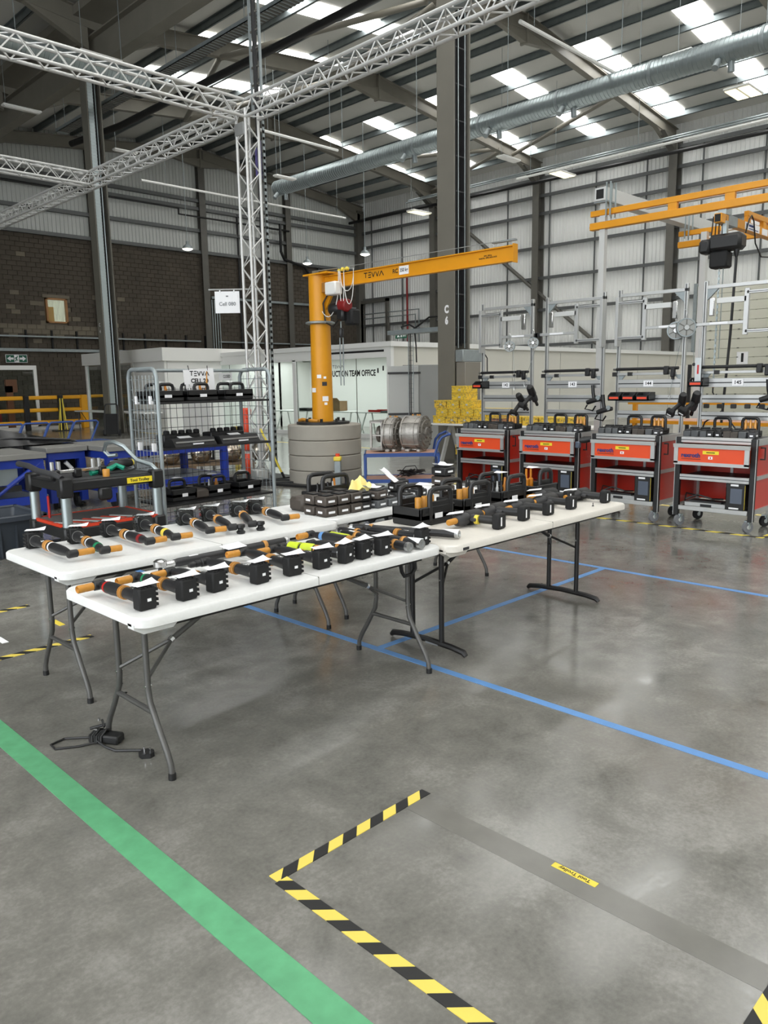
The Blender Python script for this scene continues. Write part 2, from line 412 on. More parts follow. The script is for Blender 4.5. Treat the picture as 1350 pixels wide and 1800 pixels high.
# --- side wall (right): ribbed cladding on girts between columns
wr = root('wall_right', 'long right wall of white ribbed cladding on grey rails', 'wall', (37.4, 0, 0), kind='structure')
shm = mesh('cladding_sheet', ribsheet(1.004, 13.44, 13.44, 0), 'white_clad', False)
for i in range(34):
    o = part(wr, 'cladding_sheet', None, shm, loc=(.02, 39.2-i*1.0, 0)); o.rotation_euler = (0, 0, -PI/2)
part(wr, 'backing', 'white_clad', G().bb(.05, .2, -12, 39.2, 0, 13.44))
for z in (1.8, 3.6, 5.5, 7.2, 8.83, 10.57, 11.5, 12.4):
    part(wr, 'wall_rail', 'girt_grey', G().bb(-.24, -.04, 2, 39.1, z-.09, z+.03).bb(-.28, -.24, 2, 39.1, z-.13, z+.03))
for i in range(13):
    y = 3.2+1.8+i*2.75
    part(wr, 'sag_rod', 'girt_grey', G().cyl((-.14, y, 1.8), (-.14, y, 12.4), .045, 6))
cm = G().bb(-.62, -.58, -.2, .2, 0, 12.6).bb(-.1, -.06, -.2, .2, 0, 12.6).bb(-.58, -.1, -.012, .012, 0, 12.6).prism([(-.62, 12.0), (-1.9, 12.75), (-.62, 12.75)], -.15, .15, 'y')
cmm = mesh('wall_column', cm, 'steel_dark', False)
for y in (3.2, 10.35, 17.25, 24.85, 32.3): part(wr, 'wall_column', None, cmm, loc=(0, y, 0))
def brace(p, q, r, mt='steel_dark', par=wr, name='wall_brace'): part(par, name, mt, G().cyl(p, q, r, 8))
brace((-.2, 32.2, 12.2), (-.2, 17.4, .5), .11)
brace((-.2, 32.2, .6), (-.2, 36, 3.8), .1)
part(wr, 'eaves_pipe', 'black', G().cyl((-1.2, 0, 11.75), (-1.2, 39, 12.05), .09, 8))
part(wr, 'eaves_pipe', 'galv_dull', G().cyl((-1.9, 0, 12.35), (-1.9, 33, 12.35), .05, 8))
part(wr, 'eaves_pipe', 'galv_dull', G().cyl((-2.1, 0, 12.2), (-2.1, 33, 12.2), .04, 8))
part(wr, 'wall_pipe', 'dark_red', G().cyl((-.4, 34.6, 3), (-.4, 34.6, 8.6), .06, 8), label='dark red vertical pipe')
part(wr, 'wall_pipe', 'galv', G().tube([(-.4, 38.6, 6.2), (-.4, 33.6, 6.2), (-.4, 33.6, 2.9)], .04, 8))
part(wr, 'wall_pipe', 'galv', G().tube([(-.4, 38.6, 5.9), (-.4, 33.9, 5.9), (-.4, 33.9, 2.9)], .04, 8))
part(wr, 'door_frame', 'steel_dark', G().bb(-.5, -.3, 36.3, 36.5, 0, 7.1).bb(-.5, -.3, 38.8, 39, 0, 7.1).bb(-.5, -.3, 36.3, 39, 6.9, 7.1))
wk = solo('wall_back_blocker', 'plain unseen end wall added behind the viewpoint to block light', 'wall', 'white_clad', G().bb(-13, 37.6, -12.2, -12, 0, 14.8), kind='structure', smooth=False)  # out of view, added to keep sky light off the gable
ws = solo('wall_side_blocker', 'plain unseen side wall added to block sky light from the gable', 'wall', 'white_clad', G().bb(-13, -12.75, 12, 39.3, 0, 13.4), kind='structure', smooth=False)  # out of view, added to close part of the open side and darken the gable
# --- roller door
d = root('door_1', 'large cream sectional door with black number one on right wall', 'door', (37.15, 12.6, 0), kind='structure')
for i in range(14):
    part(d, 'panel', 'door_cream', G().bb(-.06, 0, -3.2, 3.3, i*.42+.006, i*.42+.414, b=.012), smooth=False)
    g = G()
    for k in range(5): g.box((-.07, -2.6+k*1.3, i*.42+.01), (.03, .09, .05))
    part(d, 'hinge_row', 'joint_grey', g)
part(d, 'number_plate', 'paper', G().bb(-.085, -.062, .82, 1.32, 2.2, 2.76))
text(d, '1', .5, 'ink', FX(-.087, 1.07, 2.48), bold=.06)
part(d, 'door_guide', 'galv_dull', G().bb(-.15, .02, 3.3, 3.45, 0, 6).bb(-.15, .02, -3.35, -3.2, 0, 6))
# --- ceiling: four pitches of liner sheets, purlins, rooflights, rafters
ce = root('ceiling', 'pitched factory roof with white liner, steel rafters and glowing rooflights', 'ceiling', kind='structure')
for (xa, xb) in ((12.4, 24.9), (24.9, 37.5), (-.1, 12.4), (-12.7, -.1)):
    za, zb = roofz(xa+.001), roofz(xb-.001)
    g = G().add([(xa, -12, za), (xb, -12, zb), (xb, 39.3, zb), (xa, 39.3, za), (xa, -12, za+.1), (xb, -12, zb+.1), (xb, 39.3, zb+.1), (xa, 39.3, za+.1)],
                [(0, 3, 2, 1), (4, 5, 6, 7), (0, 1, 5, 4), (2, 3, 7, 6), (1, 2, 6, 5), (0, 4, 7, 3)])
    part(ce, 'roof_liner', 'roof_liner', g, smooth=False)
purl = [27.8, 29.43, 31.08, 32.75, 34.45, 36.1, 26.2, 14.3, 16.05, 17.8, 19.55, 21.3, 23.05]
for xp in purl+[p-25 for p in purl]+[25.3, 24.5]:
    z = roofz(xp)
    part(ce, 'purlin', 'purlin_galv', G().bb(xp-.04, xp-.03, -12, 39.1, z-.25, z-.01).bb(xp-.04, xp+.04, -12, 39.1, z-.25, z-.235).bb(xp-.11, xp-.03, -12, 39.1, z-.02, z-.005), smooth=False)
rl = mesh('rooflight', G().add([(-.5, -.5, 0), (.5, -.5, 0), (.5, .5, 0), (-.5, .5, 0), (-.5, -.5, .02), (.5, -.5, .02), (.5, .5, .02), (-.5, .5, .02)],
          [(0, 3, 2, 1), (4, 5, 6, 7), (0, 1, 5, 4), (2, 3, 7, 6), (1, 2, 6, 5), (0, 4, 7, 3)]), 'rooflight', False)
def rooflight(x0, x1, yc):
    xc = (x0+x1)/2; z = (roofz(x0)+roofz(x1))/2; o = part(ce, 'rooflight', None, rl, loc=(xc, yc, z-.035))
    o.scale = (x1-x0, 1.0, 1); o.rotation_euler = (0, math.atan2(-(roofz(x1)-roofz(x0)), x1-x0), 0)
PR = [28.05, 29.43, 31.08, 32.75, 34.45, 36.1]; PL = [16.05, 17.8, 19.55, 21.3, 23.05]
for j in range(-5, 9):
    yr = 13.0+3.93*(j-2)+.02; yl = 13.6+3.95*(j-2)
    if -11 < yr < 33.5:
        for a, b in zip(PR[:-1], PR[1:]): rooflight(a+.06, b-.06, yr)
        if yr < 16: 
            for a, b in zip(PR[:-1], PR[1:]): rooflight(a-25+.06, b-25-.06, yr)
    if -11 < yl < 31:
        for a, b in zip(PL[:-1], PL[1:]): rooflight(a+.06, b-.06, yl)
        if yl < 9:
            for a, b in zip(PL[:-1], PL[1:]): rooflight(a-25+.06, b-25-.06, yl)
def rafter(y, spans):
    for (xa, xb, up) in spans:      # xa eave/valley side, xb ridge side
        g = G(); z = lambda x: roofz(x)-.26
        sx = 1 if xb > xa else -1
        for (o0, o1, w) in ((0, .03, .26), (.5, .53, .26)):
            g.prism([(xa, z(xa+sx*.01)-o0), (xb, z(xb-sx*.01)-o0), (xb, z(xb-sx*.01)-o1), (xa, z(xa+sx*.01)-o1)], y-w/2, y+w/2, 'y')
        g.prism([(xa, z(xa+sx*.01)-.02), (xb, z(xb-sx*.01)-.02), (xb, z(xb-sx*.01)-.52), (xa, z(xa+sx*.01)-.52)], y-.012, y+.012, 'y')
        xh = xa+sx*2.3     # haunches at the eaves and at the ridge
        g.prism([(xa+sx*.3, z(xa+sx*.3)-.5), (xh, z(xh)-.5), (xa+sx*.3, z(xa+sx*.3)-1.15)], y-.1, y+.1, 'y')
        xk = xb-sx*1.9
        g.prism([(xb, z(xb-sx*.01)-.5), (xk, z(xk)-.5), (xb, z(xb-sx*.01)-.95)], y-.1, y+.1, 'y')
        part(ce, 'rafter', 'steel_rafter', g, smooth=False)
    part(ce, 'ridge_plate', 'steel_rafter', G().bb(24.86, 24.94, y-.16, y+.16, 13.5, 14.5))
for y in (3.2, 10.35, 17.4, 24.9, 32.2, 38.9):
    rafter(y, [(12.4, 24.9, 1), (37.3, 24.9, -1), (12.4, -.1, 1)])
part(ce, 'valley_beam', 'steel_rafter', G().bb(12.38, 12.42, -12, 39, 11.62, 12.5).bb(12.2, 12.6, -12, 39, 11.58, 11.62).bb(12.2, 12.6, -12, 39, 12.5, 12.54).bb(11.7, 13.1, -12, 39, 12.95, 13.2))
def wb(p, q, r=.1): part(ce, 'wind_brace', 'steel_rafter', G().cyl(p, q, r, 10))
wb((19.8, 17.5, 13.4), (17.0, 24.8, 13.1)); wb((20.2, 17.5, 13.45), (22.4, 24.8, 13.7)); wb((17.0, 24.9, 13.1), (20.0, 32.2, 13.4)); wb((22.4, 24.9, 13.7), (20.0, 32.2, 13.4))
wb((34.6, 24.8, 13.1), (31.6, 17.4, 13.4)); wb((36.6, 32.1, 12.9), (33.8, 24.9, 13.2)); wb((30.5, 32.2, 13.5), (33.6, 24.9, 13.2)); wb((31.9, 32.1, 13.4), (29, 38.8, 13.7))
# --- columns in the valley line
def hcol(name, label, x, y, top):
    c = root(name, label, 'column', (x, y, 0), kind='structure')
    part(c, 'flange', 'steel_col', G().bb(-.25, -.215, -.215, .215, 0, top)); part(c, 'flange', 'steel_col', G().bb(.215, .25, -.215, .215, 0, top))
    part(c, 'web', 'steel_col', G().bb(-.215, .215, -.012, .012, 0, top)); part(c, 'base_plate', 'steel_dark', G().bb(-.32, .32, -.28, .28, 0, .04)); return c
c6 = hcol('column', 'tall grey steel column painted C 6 beside the yellow jib crane', 12.42, 10.32, 11.6)
text(c6, 'C', .2, 'paper', FX(-.252, -.02, 3.06), sx=.75, bold=.06); text(c6, '6', .2, 'paper', FX(-.252, -.02, 2.84), sx=.75, bold=.06)
g = G()
for i in range(6): g.tube([(-.13+i*.05, -.05-.02*(i % 3), 2.35), (-.14+i*.05, -.06, 4), (-.13+i*.05, -.05, 11.5)], .018, 6)
part(c6, 'cable_bundle', 'black_matt', g)
g = G().bb(-.17, -.16, -.19, -.03, 2.4, 11.5).bb(.15, .16, -.19, -.03, 2.4, 11.5)
for i in range(14): g.bb(-.16, .15, -.19, -.18, 2.7+i*.65, 2.72+i*.65)
part(c6, 'cable_ladder', 'charcoal', g)
part(c6, 'conduit', 'galv', G().cyl((-.1, -.2, 2.3), (-.1, -.2, 11.5), .012, 6).cyl((.1, -.2, 2.3), (.1, -.2, 11.5), .012, 6))
part(c6, 'junction_box', 'galv_dull', G().bb(-.22, .4, -.42, -.22, 2.02, 2.26, b=.01))
part(c6, 'switch_cabinet', 'box_grey', G().bb(-.2, .3, -.46, -.22, 1.1, 2.02, b=.01), label='grey switch cabinet with a white warning mark')
part(c6, 'warning_mark', 'paper', G().prism([(.0, 1.52), (.12, 1.52), (.06, 1.6)], -.463, -.461, 'y'))
part(c6, 'cable_loop', 'black', G().tube([(.4, -.35, 2.24), (.5, -.35, 2.26), (.62, -.38, 2.1), (.6, -.4, 1.8)], .012, 6))
cl = hcol('column', 'tall grey steel column with ribbed white cable tray before dark block wall', 12.42, 25.6, 11.6)
g = G().bb(-.2, -.02, -.2, -.17, .2, 11.5)
for i in range(110): g.bb(-.2, -.02, -.21, -.2, .3+i*.1, .33+i*.1)
part(cl, 'cable_tray', 'galv', g, label='bright perforated cable tray')
part(cl, 'cable_bundle', 'black_matt', G().cyl((.03, -.15, 1), (.03, -.15, 11.5), .03, 6).cyl((.1, -.15, 1), (.1, -.15, 11.5), .02, 6))
part(cl, 'conduit', 'galv', G().cyl((.06, -.19, 1), (.06, -.19, 11.5), .015, 6))
text(cl, 'C', .16, 'paper', FX(-.252, .05, 3.72), sx=.8); text(cl, '4', .16, 'paper', FX(-.252, .05, 3.5), sx=.8)
# --- ducts
def duct(name, label, pts, r, spir):
    d = root(name, label, 'duct', pts[0]); o = Vector(pts[0]); g = G()
    a, b = Vector(pts[0]), Vector(pts[-1]); L = (b-a).length; t = (b-a)/L; n = int(L/.12); prof = []
    for i in range(n): prof += [(i*.12, r), (i*.12+.095, r), (i*.12+.1, r+.012), (i*.12+.115, r+.012)]
    g.lathe(prof, (0, 0, 0), t, 20); part(d, 'duct_pipe', 'galv', g)
    for s in spir: part(d, 'duct_collar', 'galv_dull', G().lathe([(-.04, r+.02), (.04, r+.02)], t*s, t, 20))
    return d, t
dk, t = duct('spiral_duct', 'big galvanised spiral duct slung under the roof right of the C 6 column', [(22, 2, 10.1), (22, 28.3, 10.1)], .31, [3, 6, 9, 12, 15, 18, 21, 24])
for yy in (7.1, 11.8, 14.6, 18.4, 26): part(dk, 'spot_nozzle', 'galv_dull', G().cyl((-.2, yy, -.28), (-.4, yy, -.5), .09, 10).cyl((.02, yy-.25, -.28), (.05, yy-.25, -.55), .09, 10))
for yy in range(2, 27, 4): part(dk, 'hanger_rod', 'galv_dull', G().cyl((0, yy, .3), (0, yy, 4.2), .012, 5))
dk2, t = duct('spiral_duct', 'dim grey spiral duct crossing behind the nearest truss at top left', [(2, 22.6, 10.75), (12.9, 22.6, 10.75)], .25, [3, 6, 9])
for xx in range(1, 11, 3): part(dk2, 'hanger_rod', 'galv_dull', G().cyl((xx, 0, .25), (xx, 0, 2.6), .012, 5))
dr = solo('drain_pipe', 'long black drain pipe slanting under the roof behind the tower truss', 'pipe', 'black', G().tube([(14.6, 8, 10.9), (14.2, 20, 10.75), (13.9, 26.5, 10.6), (13.2, 29, 10.4)], .11, 12))
tray = root('cable_tray', 'long dark corrugated cable tray under the roof at upper left', 'cable tray', (13.3, 8, 11.0))
g = G().bb(-.2, .2, 0, 22, 0, .02).bb(-.2, -.18, 0, 22, 0, .12).bb(.18, .2, 0, 22, 0, .12)
part(tray, 'tray', 'galv_dull', g)
g = G()
for i in range(140): g.bb(-.19, .19, .1+i*.155, .16+i*.155, -.02, 0)
part(tray, 'rung', 'steel_dark', g, kind='stuff')
for i in range(6): part(tray, 'hanger_rod', 'galv_dull', G().cyl((.18, 2+i*4, 0), (.18, 2+i*4, 2.3), .01, 5).cyl((-.18, 2+i*4, 0), (-.18, 2+i*4, 2.3), .01, 5))
# --- lamps
def lamp(x, y, z, dx, label, wide=.12, glow='lamp_tube', twin=False):
    o = root('strip_light', label, 'ceiling light', (x, y, z), 0, 'suspended strip lights')
    L = abs(dx)
    part(o, 'lamp_body', 'white_frame', G().bb(-L/2, L/2, -wide, wide, 0, .07, b=.02))
    if twin: part(o, 'tube', glow, G().bb(-L/2+.08, L/2-.08, -wide+.03, -.04, -.02, 0)); part(o, 'tube', glow, G().bb(-L/2+.08, L/2-.08, .04, wide-.03, -.02, 0))
    else: part(o, 'tube', 'white_panel', G().bb(-L/2+.05, L/2-.05, -wide+.05, wide-.05, -.02, 0))
    part(o, 'suspension_wire', 'galv_dull', G().cyl((-L/2+.1, 0, .06), (-L/2+.1, 0, roofz(x-L/2+.1)-z-.003), .008, 5)); return o
lamp(30.9, 19.5, 10.5, 1.35, 'twin strip light hanging at the end of the long pipe near right wall', .3, twin=True)
lamp(22.8, 10.45, 10.5, 1.15, 'twin strip light hanging against the spiral duct', .42, twin=True)
lamp(26.7, 10.3, 10.5, 1.25, 'twin strip light hanging nearest the right edge under the roof', .4, twin=True)
lamp(31.8, 28.8, 10.5, 1.4, 'twin strip light hanging left of the C 6 column top', .3, twin=True)
lamp(27.2, 19.7, 10.5, 1.2, 'white strip light hanging just right of the C 6 column', .2)
lamp(15.3, 29, 10.5, .95, 'white strip light above the far truss corner', .12)
lamp(10.75, 21.4, 10.5, 1.2, 'white strip light above the nearest truss at top left', .12)
lamp(10.7, 26.9, 10.5, 1.2, 'white strip light hanging lowest beyond the left truss', .12)
lamp(20.95, 26.4, 10.0, 1.05, 'white strip light hanging just right of the tower truss', .14)
def pendant(x, y, z, label):
    o = root('pendant_lamp', label, 'pendant lamp', (x, y, z), 0, 'round high bay lamps')
    part(o, 'reflector', 'galv_dull', G().lathe([(0, .26), (.12, .2), (.22, .07), (.34, .07)], n=16))
    part(o, 'bulb_disc', 'lamp_glow', G().lathe([(-.06, .12), (-.03, .2), (0, .24)], n=16))
    part(o, 'pendant_wire', 'galv_dull', G().cyl((0, 0, .3), (0, 0, roofz(x)-z-.003), .016, 5))
pendant(20.3, 33.1, 8, 'glowing round pendant lamp before the block wall left of the tower truss')
pendant(27.5, 33, 8, 'glowing round pendant lamp above the top of the yellow crane column')
pendant(27.85, 28.9, 8, 'glowing round pendant lamp just above the yellow crane arm')
def trunk(a, b, r, label, hang):
    o = root('lighting_pipe', label, 'conduit', a); v = Vector(b)-Vector(a)
    part(o, 'pipe', 'white_frame', G().cyl((0, 0, 0), v, r, 8))
    for f in hang: p = v*f; part(o, 'suspension_wire', 'galv_dull', G().cyl(p, (p.x, p.y, roofz(a[0]+p.x)-a[2]-.003), .01, 5))
trunk((17.4, 12.3, 10.5), (23.7, 12.3, 10.5), .05, 'thin white pipe hanging over the spiral duct', [.1, .5, 1])
trunk((17.5, 23.4, 10.5), (21.2, 23.4, 10.5), .05, 'short white pipe hanging just right of the tower truss', [.1, .9])
trunk((17.7, 32.3, 10.5), (29.7, 32.3, 10.5), .05, 'long white pipe hanging before the far gable wall', [.1, .5, .95])
trunk((30.46, 21.6, 10.63), (30.46, 7, 10.63), .05, 'long white pipe running beside the right wall under the roof', [.05, .4, .8])
# ================================================================ OFFICES AND FAR END
# Production team office: glazed front faces -X at X=16.1, blank side faces -Y at Y=15.7
of = root('office_cabin', 'white glazed office cabin lettered PRODUCTION TEAM OFFICE behind the crane', 'office', (16.1, 15.7, 0), kind='structure')
part(of, 'side_wall', 'cream_panel', G().bb(0, 20.8, 0, .1, 0, 2.66))
for i in range(6): part(of, 'wall_joint', 'joint_grey', G().bb(2.9+i*3.0, 2.908+i*3.0, -.006, 0, .1, 2.6))
part(of, 'roof_trim', 'white_frame', G().bb(-.12, 20.8, -.1, 12.2, 2.66, 2.8))
part(of, 'corner_frame', 'white_frame', G().bb(-.06, .06, -.04, .14, 0, 2.66)); part(of, 'door_jamb', 'white_frame', G().bb(2.5, 2.6, -.04, .1, 0, 2.66))
part(of, 'head_frame', 'white_frame', G().bb(-.05, .05, .1, 12.1, 2.36, 2.66)); part(of, 'sill_frame', 'white_frame', G().bb(-.05, .05, .1, 12.1, 0, .12))
part(of, 'vent_slot', 'black_matt', G().bb(-.056, -.05, .25, 3.0, 2.52, 2.58))
for y in (4.42, 12.0): part(of, 'mullion', 'white_frame', G().bb(-.05, .05, y-.08, y+.08, .12, 2.4))
for i, y in enumerate((.12, 1.5, 2.92, 4.5, 6.3, 8.2, 10.1)):
    y1 = (1.49, 2.91, 4.34, 6.29, 8.19, 10.09, 11.92)[i]
    part(of, 'pane', 'glass', G().bb(-.008, .008, y, y1-.015, .12, 2.36))
    part(of, 'pane_joint', 'joint_grey', G().bb(-.01, .01, y1-.012, y1, .12, 2.36))
text(of, 'PRODUCTION TEAM OFFICE', .245, 'ink', FX(-.012, 1.86, 1.92), sx=.77, bold=.035)
logo(of, .5, .08, 'ink', FX(-.012, 2.3, 2.14))
for k, (y, z) in enumerate(((.55, 2.0), (.33, 2.06), (.14, 2.04))): part(of, 'door_mark', 'ink', G().bb(-.012, -.009, y-.03, y+.03, z-.08, z+.06))
part(of, 'inner_wall', 'white_panel', G().bb(4.2, 4.3, .1, 12.1, 0, 2.66)); part(of, 'ceiling_panel', 'white_panel', G().bb(.05, 4.2, .1, 12.1, 2.62, 2.66))
part(of, 'inner_door', 'white_panel', G().bb(4.1, 4.2, 2.0, 3.0, 0, 2.1)); part(of, 'door_window', 'ink_grey', G().bb(4.08, 4.1, 2.3, 2.55, 1.2, 1.9)); part(of, 'door_handle', 'steel_dark', G().bb(4.04, 4.1, 2.85, 2.9, .95, 1.1))
part(of, 'office_sign', 'ink_blue', G().bb(-.014, -.009, 9.0, 9.5, 1.45, 1.6))
ol = bpy.data.lights.new('office_fill_light', 'AREA'); ol.energy = 190; ol.shape = 'RECTANGLE'; ol.size = 2.4; ol.size_y = 9  # added fill lamp to brighten the office interior, no visible fitting
olo = bpy.data.objects.new('office_fill_light', ol); COL.objects.link(olo); olo.location = (18.2, 21.5, 2.58)
ol2 = bpy.data.lights.new('cabin_fill_light', 'AREA'); ol2.energy = 60; ol2.shape = 'RECTANGLE'; ol2.size = 2.4; ol2.size_y = 3  # added fill lamp to brighten the left cabin behind its glass
olp = bpy.data.objects.new('cabin_fill_light', ol2); COL.objects.link(olp); olp.location = (16.4, 27.6, 2.45)
def desk(x, y, rz, label, L=1.8, W=.8, h=.74):
    o = root('office_desk', label, 'desk', (x, y, 0), rz, 'white desks in the glazed office')
    part(o, 'desk_top', 'white_panel', G().bb(-W/2, W/2, -L/2, L/2, h-.03, h, b=.005))
    for sy in (-1, 1):
        for sx in (-1, 1): part(o, 'leg', 'white_frame', G().cyl((sx*.12, sy*(L/2-.2), h-.03), (sx*(W/2-.05), sy*(L/2-.12), 0), .02, 8))
    return o
desk(17.0, 16.9, 0, 'white trestle desk behind the glass right of the crane base'); desk(17.0, 19.0, 0, 'white trestle desk behind the glass hidden by the yellow column'); desk(17.0, 21.2, 0, 'white trestle desk behind the glass beside the tower truss')
ch = root('office_chair', 'grey mesh office chair behind the office glass', 'chair', (17.9, 17.0, 0), .6)
part(ch, 'backrest', 'charcoal', G().box((0, 0, .82), (.06, .46, .5), b=.03)); part(ch, 'seat', 'charcoal', G().box((-.22, 0, .48), (.46, .46, .07), b=.03))
part(ch, 'gas_column', 'black', G().cyl((-.2, 0, .08), (-.2, 0, .46), .03)); g = G()
for k in range(5): g.tube([(-.2, 0, .1), (-.2+.28*math.cos(k*1.257), .28*math.sin(k*1.257), .05)], .02, 6)
part(ch, 'star_base', 'black', g)
def lump(name, label, cat, mt, x, y, z, sx, sy, sz, rz=0, b=.02, group=None):
    return solo(name, label, cat, mt, G().box((0, 0, sz/2), (sx, sy, sz), b=b), (x, y, z), rz, group)
solo('document_tray', 'red flat tray on the office desk', 'tray', 'red', G().bb(-.2, .2, -.28, .28, 0, .012).bb(-.2, -.185, -.28, .28, .012, .07).bb(.185, .2, -.28, .28, .012, .07).bb(-.2, .2, -.28, -.265, .012, .07), (16.95, 17.1, .74))
gb = G().lathe([(0, .12), (.02, .14), (.4, .14), (.42, .12)], (0, -.2, .14), (0, 1, 0), 16)
solo('cable_drum', 'green rolled hose lying on the office desk', 'hose', 'green', gb, (17.0, 16.45, .74))
lump('tool_bag', 'dark blue soft bag on the end of the office desk', 'bag', 'ink_blue', 17.0, 16.08, .74, .3, .34, .16, .3, .06)
lump('laptop_case', 'flat dark grey case on the office desk', 'case', 'charcoal', 16.8, 16.4, .74, .4, .6, .05, .2, .02)
bx = root('cardboard_box', 'open brown cardboard box behind the glass left of the crane column', 'box', (17.05, 19.3, .74), .3)
part(bx, 'carton', 'brown_card', G().bb(-.25, .25, -.35, .35, 0, .02).bb(-.25, -.235, -.35, .35, 0, .32).bb(.235, .25, -.35, .35, 0, .32).bb(-.25, .25, -.35, -.335, 0, .32).bb(-.25, .25, .335, .35, 0, .32))
part(bx, 'flap', 'brown_card', G().prism([(-.25, .32), (-.4, .42), (-.4, .43), (-.25, .335)], -.35, .35, 'y'))
lump('document_case', 'low black case on the office desk left of the crane base', 'case', 'black', 16.8, 20.5, .74, .35, .55, .1)
lump('monitor_back', 'white desktop screen standing on the office desk by the door', 'screen', 'white_panel', 17.35, 16.5, .74, .06, .55, .42)
# blank left cabin
ob = root('office_cabin', 'white flat roofed cabin with dark windows behind the wire cage trolley', 'office', (13.8, 24.4, 0), kind='structure')
part(ob, 'front_fascia', 'white_panel', G().bb(-.15, 6, -.15, 6.2, 2.5, 2.95)); part(ob, 'side_wall', 'white_panel', G().bb(.1, 9, 0, .1, 0, 2.5))
part(ob, 'front_wall', 'white_panel', G().bb(-.02, .08, 0, 2.2, 0, 2.5))
for y in (2.2, 3.9, 6.05): part(ob, 'mullion', 'white_frame', G().bb(-.05, .05, y, y+.12, 0, 2.5))
part(ob, 'pane', 'glass', G().bb(-.006, .006, 2.32, 3.9, .1, 2.45)); part(ob, 'pane', 'glass', G().bb(-.006, .006, 4.02, 6.05, .1, 2.45))
part(ob, 'inner_wall', 'cabinet_grey', G().bb(4.9, 5, 0, 6.2, 0, 2.5)); part(ob, 'window_band', 'red', G().bb(2.4, 2.5, 1.6, 3.2, 2.25, 2.45))
part(ob, 'inner_cupboard', 'dark_red', G().bb(2, 2.6, 4.2, 5.2, 0, 1.25))
fz = root('sign_board', 'white wall sign reading FIRE CLOSED behind the cage trolley', 'sign', (15.98, 24.0, 1.95))
part(fz, 'board', 'paper', G().bb(-.01, .01, -.42, .42, -.13, .13)); text(fz, 'CLOSED', .15, 'ink', FX(-.012, -.1, 0), sx=.8)
fz['label'] = 'white wall sign with small dark capital letters behind the cage trolley'
# far left glazed partition along the block wall
pa = root('glass_partition', 'low glazed partition with white posts at far left under the exit sign', 'partition', (5, 34, 0), kind='structure')
part(pa, 'head_rail', 'white_frame', G().bb(0, 8.15, -.05, .05, 2.42, 2.6))
for x in (2.2, 6.0, 8.02): part(pa, 'post', 'white_frame', G().bb(x, x+.13, -.05, .05, 0, 2.42))
for x0, x1 in ((0, 2.2), (2.33, 6.0), (6.13, 8.02)): part(pa, 'pane', 'glass', G().bb(x0, x1, -.006, .006, .05, 2.42))
part(pa, 'sill_rail', 'white_frame', G().bb(0, 8.15, -.05, .05, 0, .1))
part(pa, 'door_leaf', 'cabinet_grey', G().bb(4.0, 5.2, 3, 3.08, 0, 2.1)); part(pa, 'room_panel', 'cabinet_light', G().bb(0, 3.9, 3, 3.08, 0, 2.5)); part(pa, 'notice', 'paper', G().bb(5.3, 5.75, -.012, -.007, 1.6, 1.95))
part(pa, 'dado_panel', 'dark_red', G().bb(5.4, 7.4, 2.4, 2.5, 0, .55))
for (nm, lb, x, y, z, s) in (('exit_sign', 'green running man exit sign with arrows on the block wall', 14.23, 39.05, 3.07, 1.0),):
    e = root(nm, lb, 'exit sign', (x, y, z))
    part(e, 'sign_plate', 'paper', G().bb(-.5, .5, -.02, 0, -.19, .19)); part(e, 'green_field', 'sign_green', G().bb(-.48, .48, -.024, -.02, -.17, .17))
    part(e, 'arrow', 'paper', G().prism([(-.44, 0), (-.28, .12), (-.28, .05), (-.14, .05), (-.14, -.05), (-.28, -.05), (-.28, -.12)], -.03, -.024, 'y'))
    part(e, 'arrow', 'paper', G().prism([(.44, 0), (.28, -.12), (.28, -.05), (.14, -.05), (.14, .05), (.28, .05), (.28, .12)], -.03, -.024, 'y'))
    part(e, 'running_figure', 'paper', G().bb(-.11, .11, -.027, -.024, -.17, .17))
    g = G().cyl((.04, -.034, .11), (.04, -.027, .11), .03, 10).prism([(.0, .08), (.05, .06), (.0, -.02), (.07, -.07), (.05, -.1), (-.05, -.04), (-.03, .02), (-.08, .0), (-.09, .03)], -.034, -.027, 'y').prism([(-.03, -.04), (-.09, -.12), (-.06, -.14), (.0, -.06)], -.034, -.027, 'y')
    part(e, 'figure', 'sign_green', g, smooth=False)
e = root('exit_sign', 'green exit sign above the grey cable tray beside the C 6 column', 'exit sign', (20.0, 19.0, 3.25))
part(e, 'sign_plate', 'sign_green', G().bb(-.02, 0, -.27, .27, -.09, .09))
for y0, y1 in ((.06, .2), (-.06, .03)): part(e, 'arrow', 'paper', G().prism([(y0, -.05), (y1, -.05), ((y0+y1)/2, .06)], -.024, -.02, 'x'))
text(e, 'EXIT', .12, 'paper', FX(-.022, -.17, 0), sx=.7)
part(e, 'bracket', 'steel_dark', G().bb(-.015, -.005, -.2, -.18, -.45, -.09).bb(-.015, -.005, .18, .2, -.45, -.09))
# cable tray and flat panels by C6
kt = root('cable_tray', 'galvanised cable tray bridging from the C 6 column over the office corner', 'cable tray', (12.42, 10.6, 2.66))
part(kt, 'tray', 'galv_dull', G().bb(-.12, .12, 0, 1.5, 0, .02).bb(-.13, -.11, 0, 1.5, 0, .09).bb(.11, .13, 0, 1.5, 0, .09))
part(kt, 'cable', 'black', G().tube([(0, 1.1, .04), (0, 1.2, .16), (.05, 1.0, .2), (.05, .8, .1), (.03, 0, .06)], .02, 6).tube([(0, .9, .06), (-.1, .3, .3), (-.1, -.1, .3)], .02, 6))
pc = root('service_panel', 'tall pale grey panel with two dark straps in front of the office side', 'panel', (13.1, 12.0, 0), PI*.25+.06)
part(pc, 'panel_board', 'cabinet_light', G().bb(-.03, .03, -.05, .62, 0, 2.0, b=.008)); part(pc, 'rear_board', 'cabinet_grey', G().bb(.03, .09, -.62, .3, 0, 2.02, b=.008))
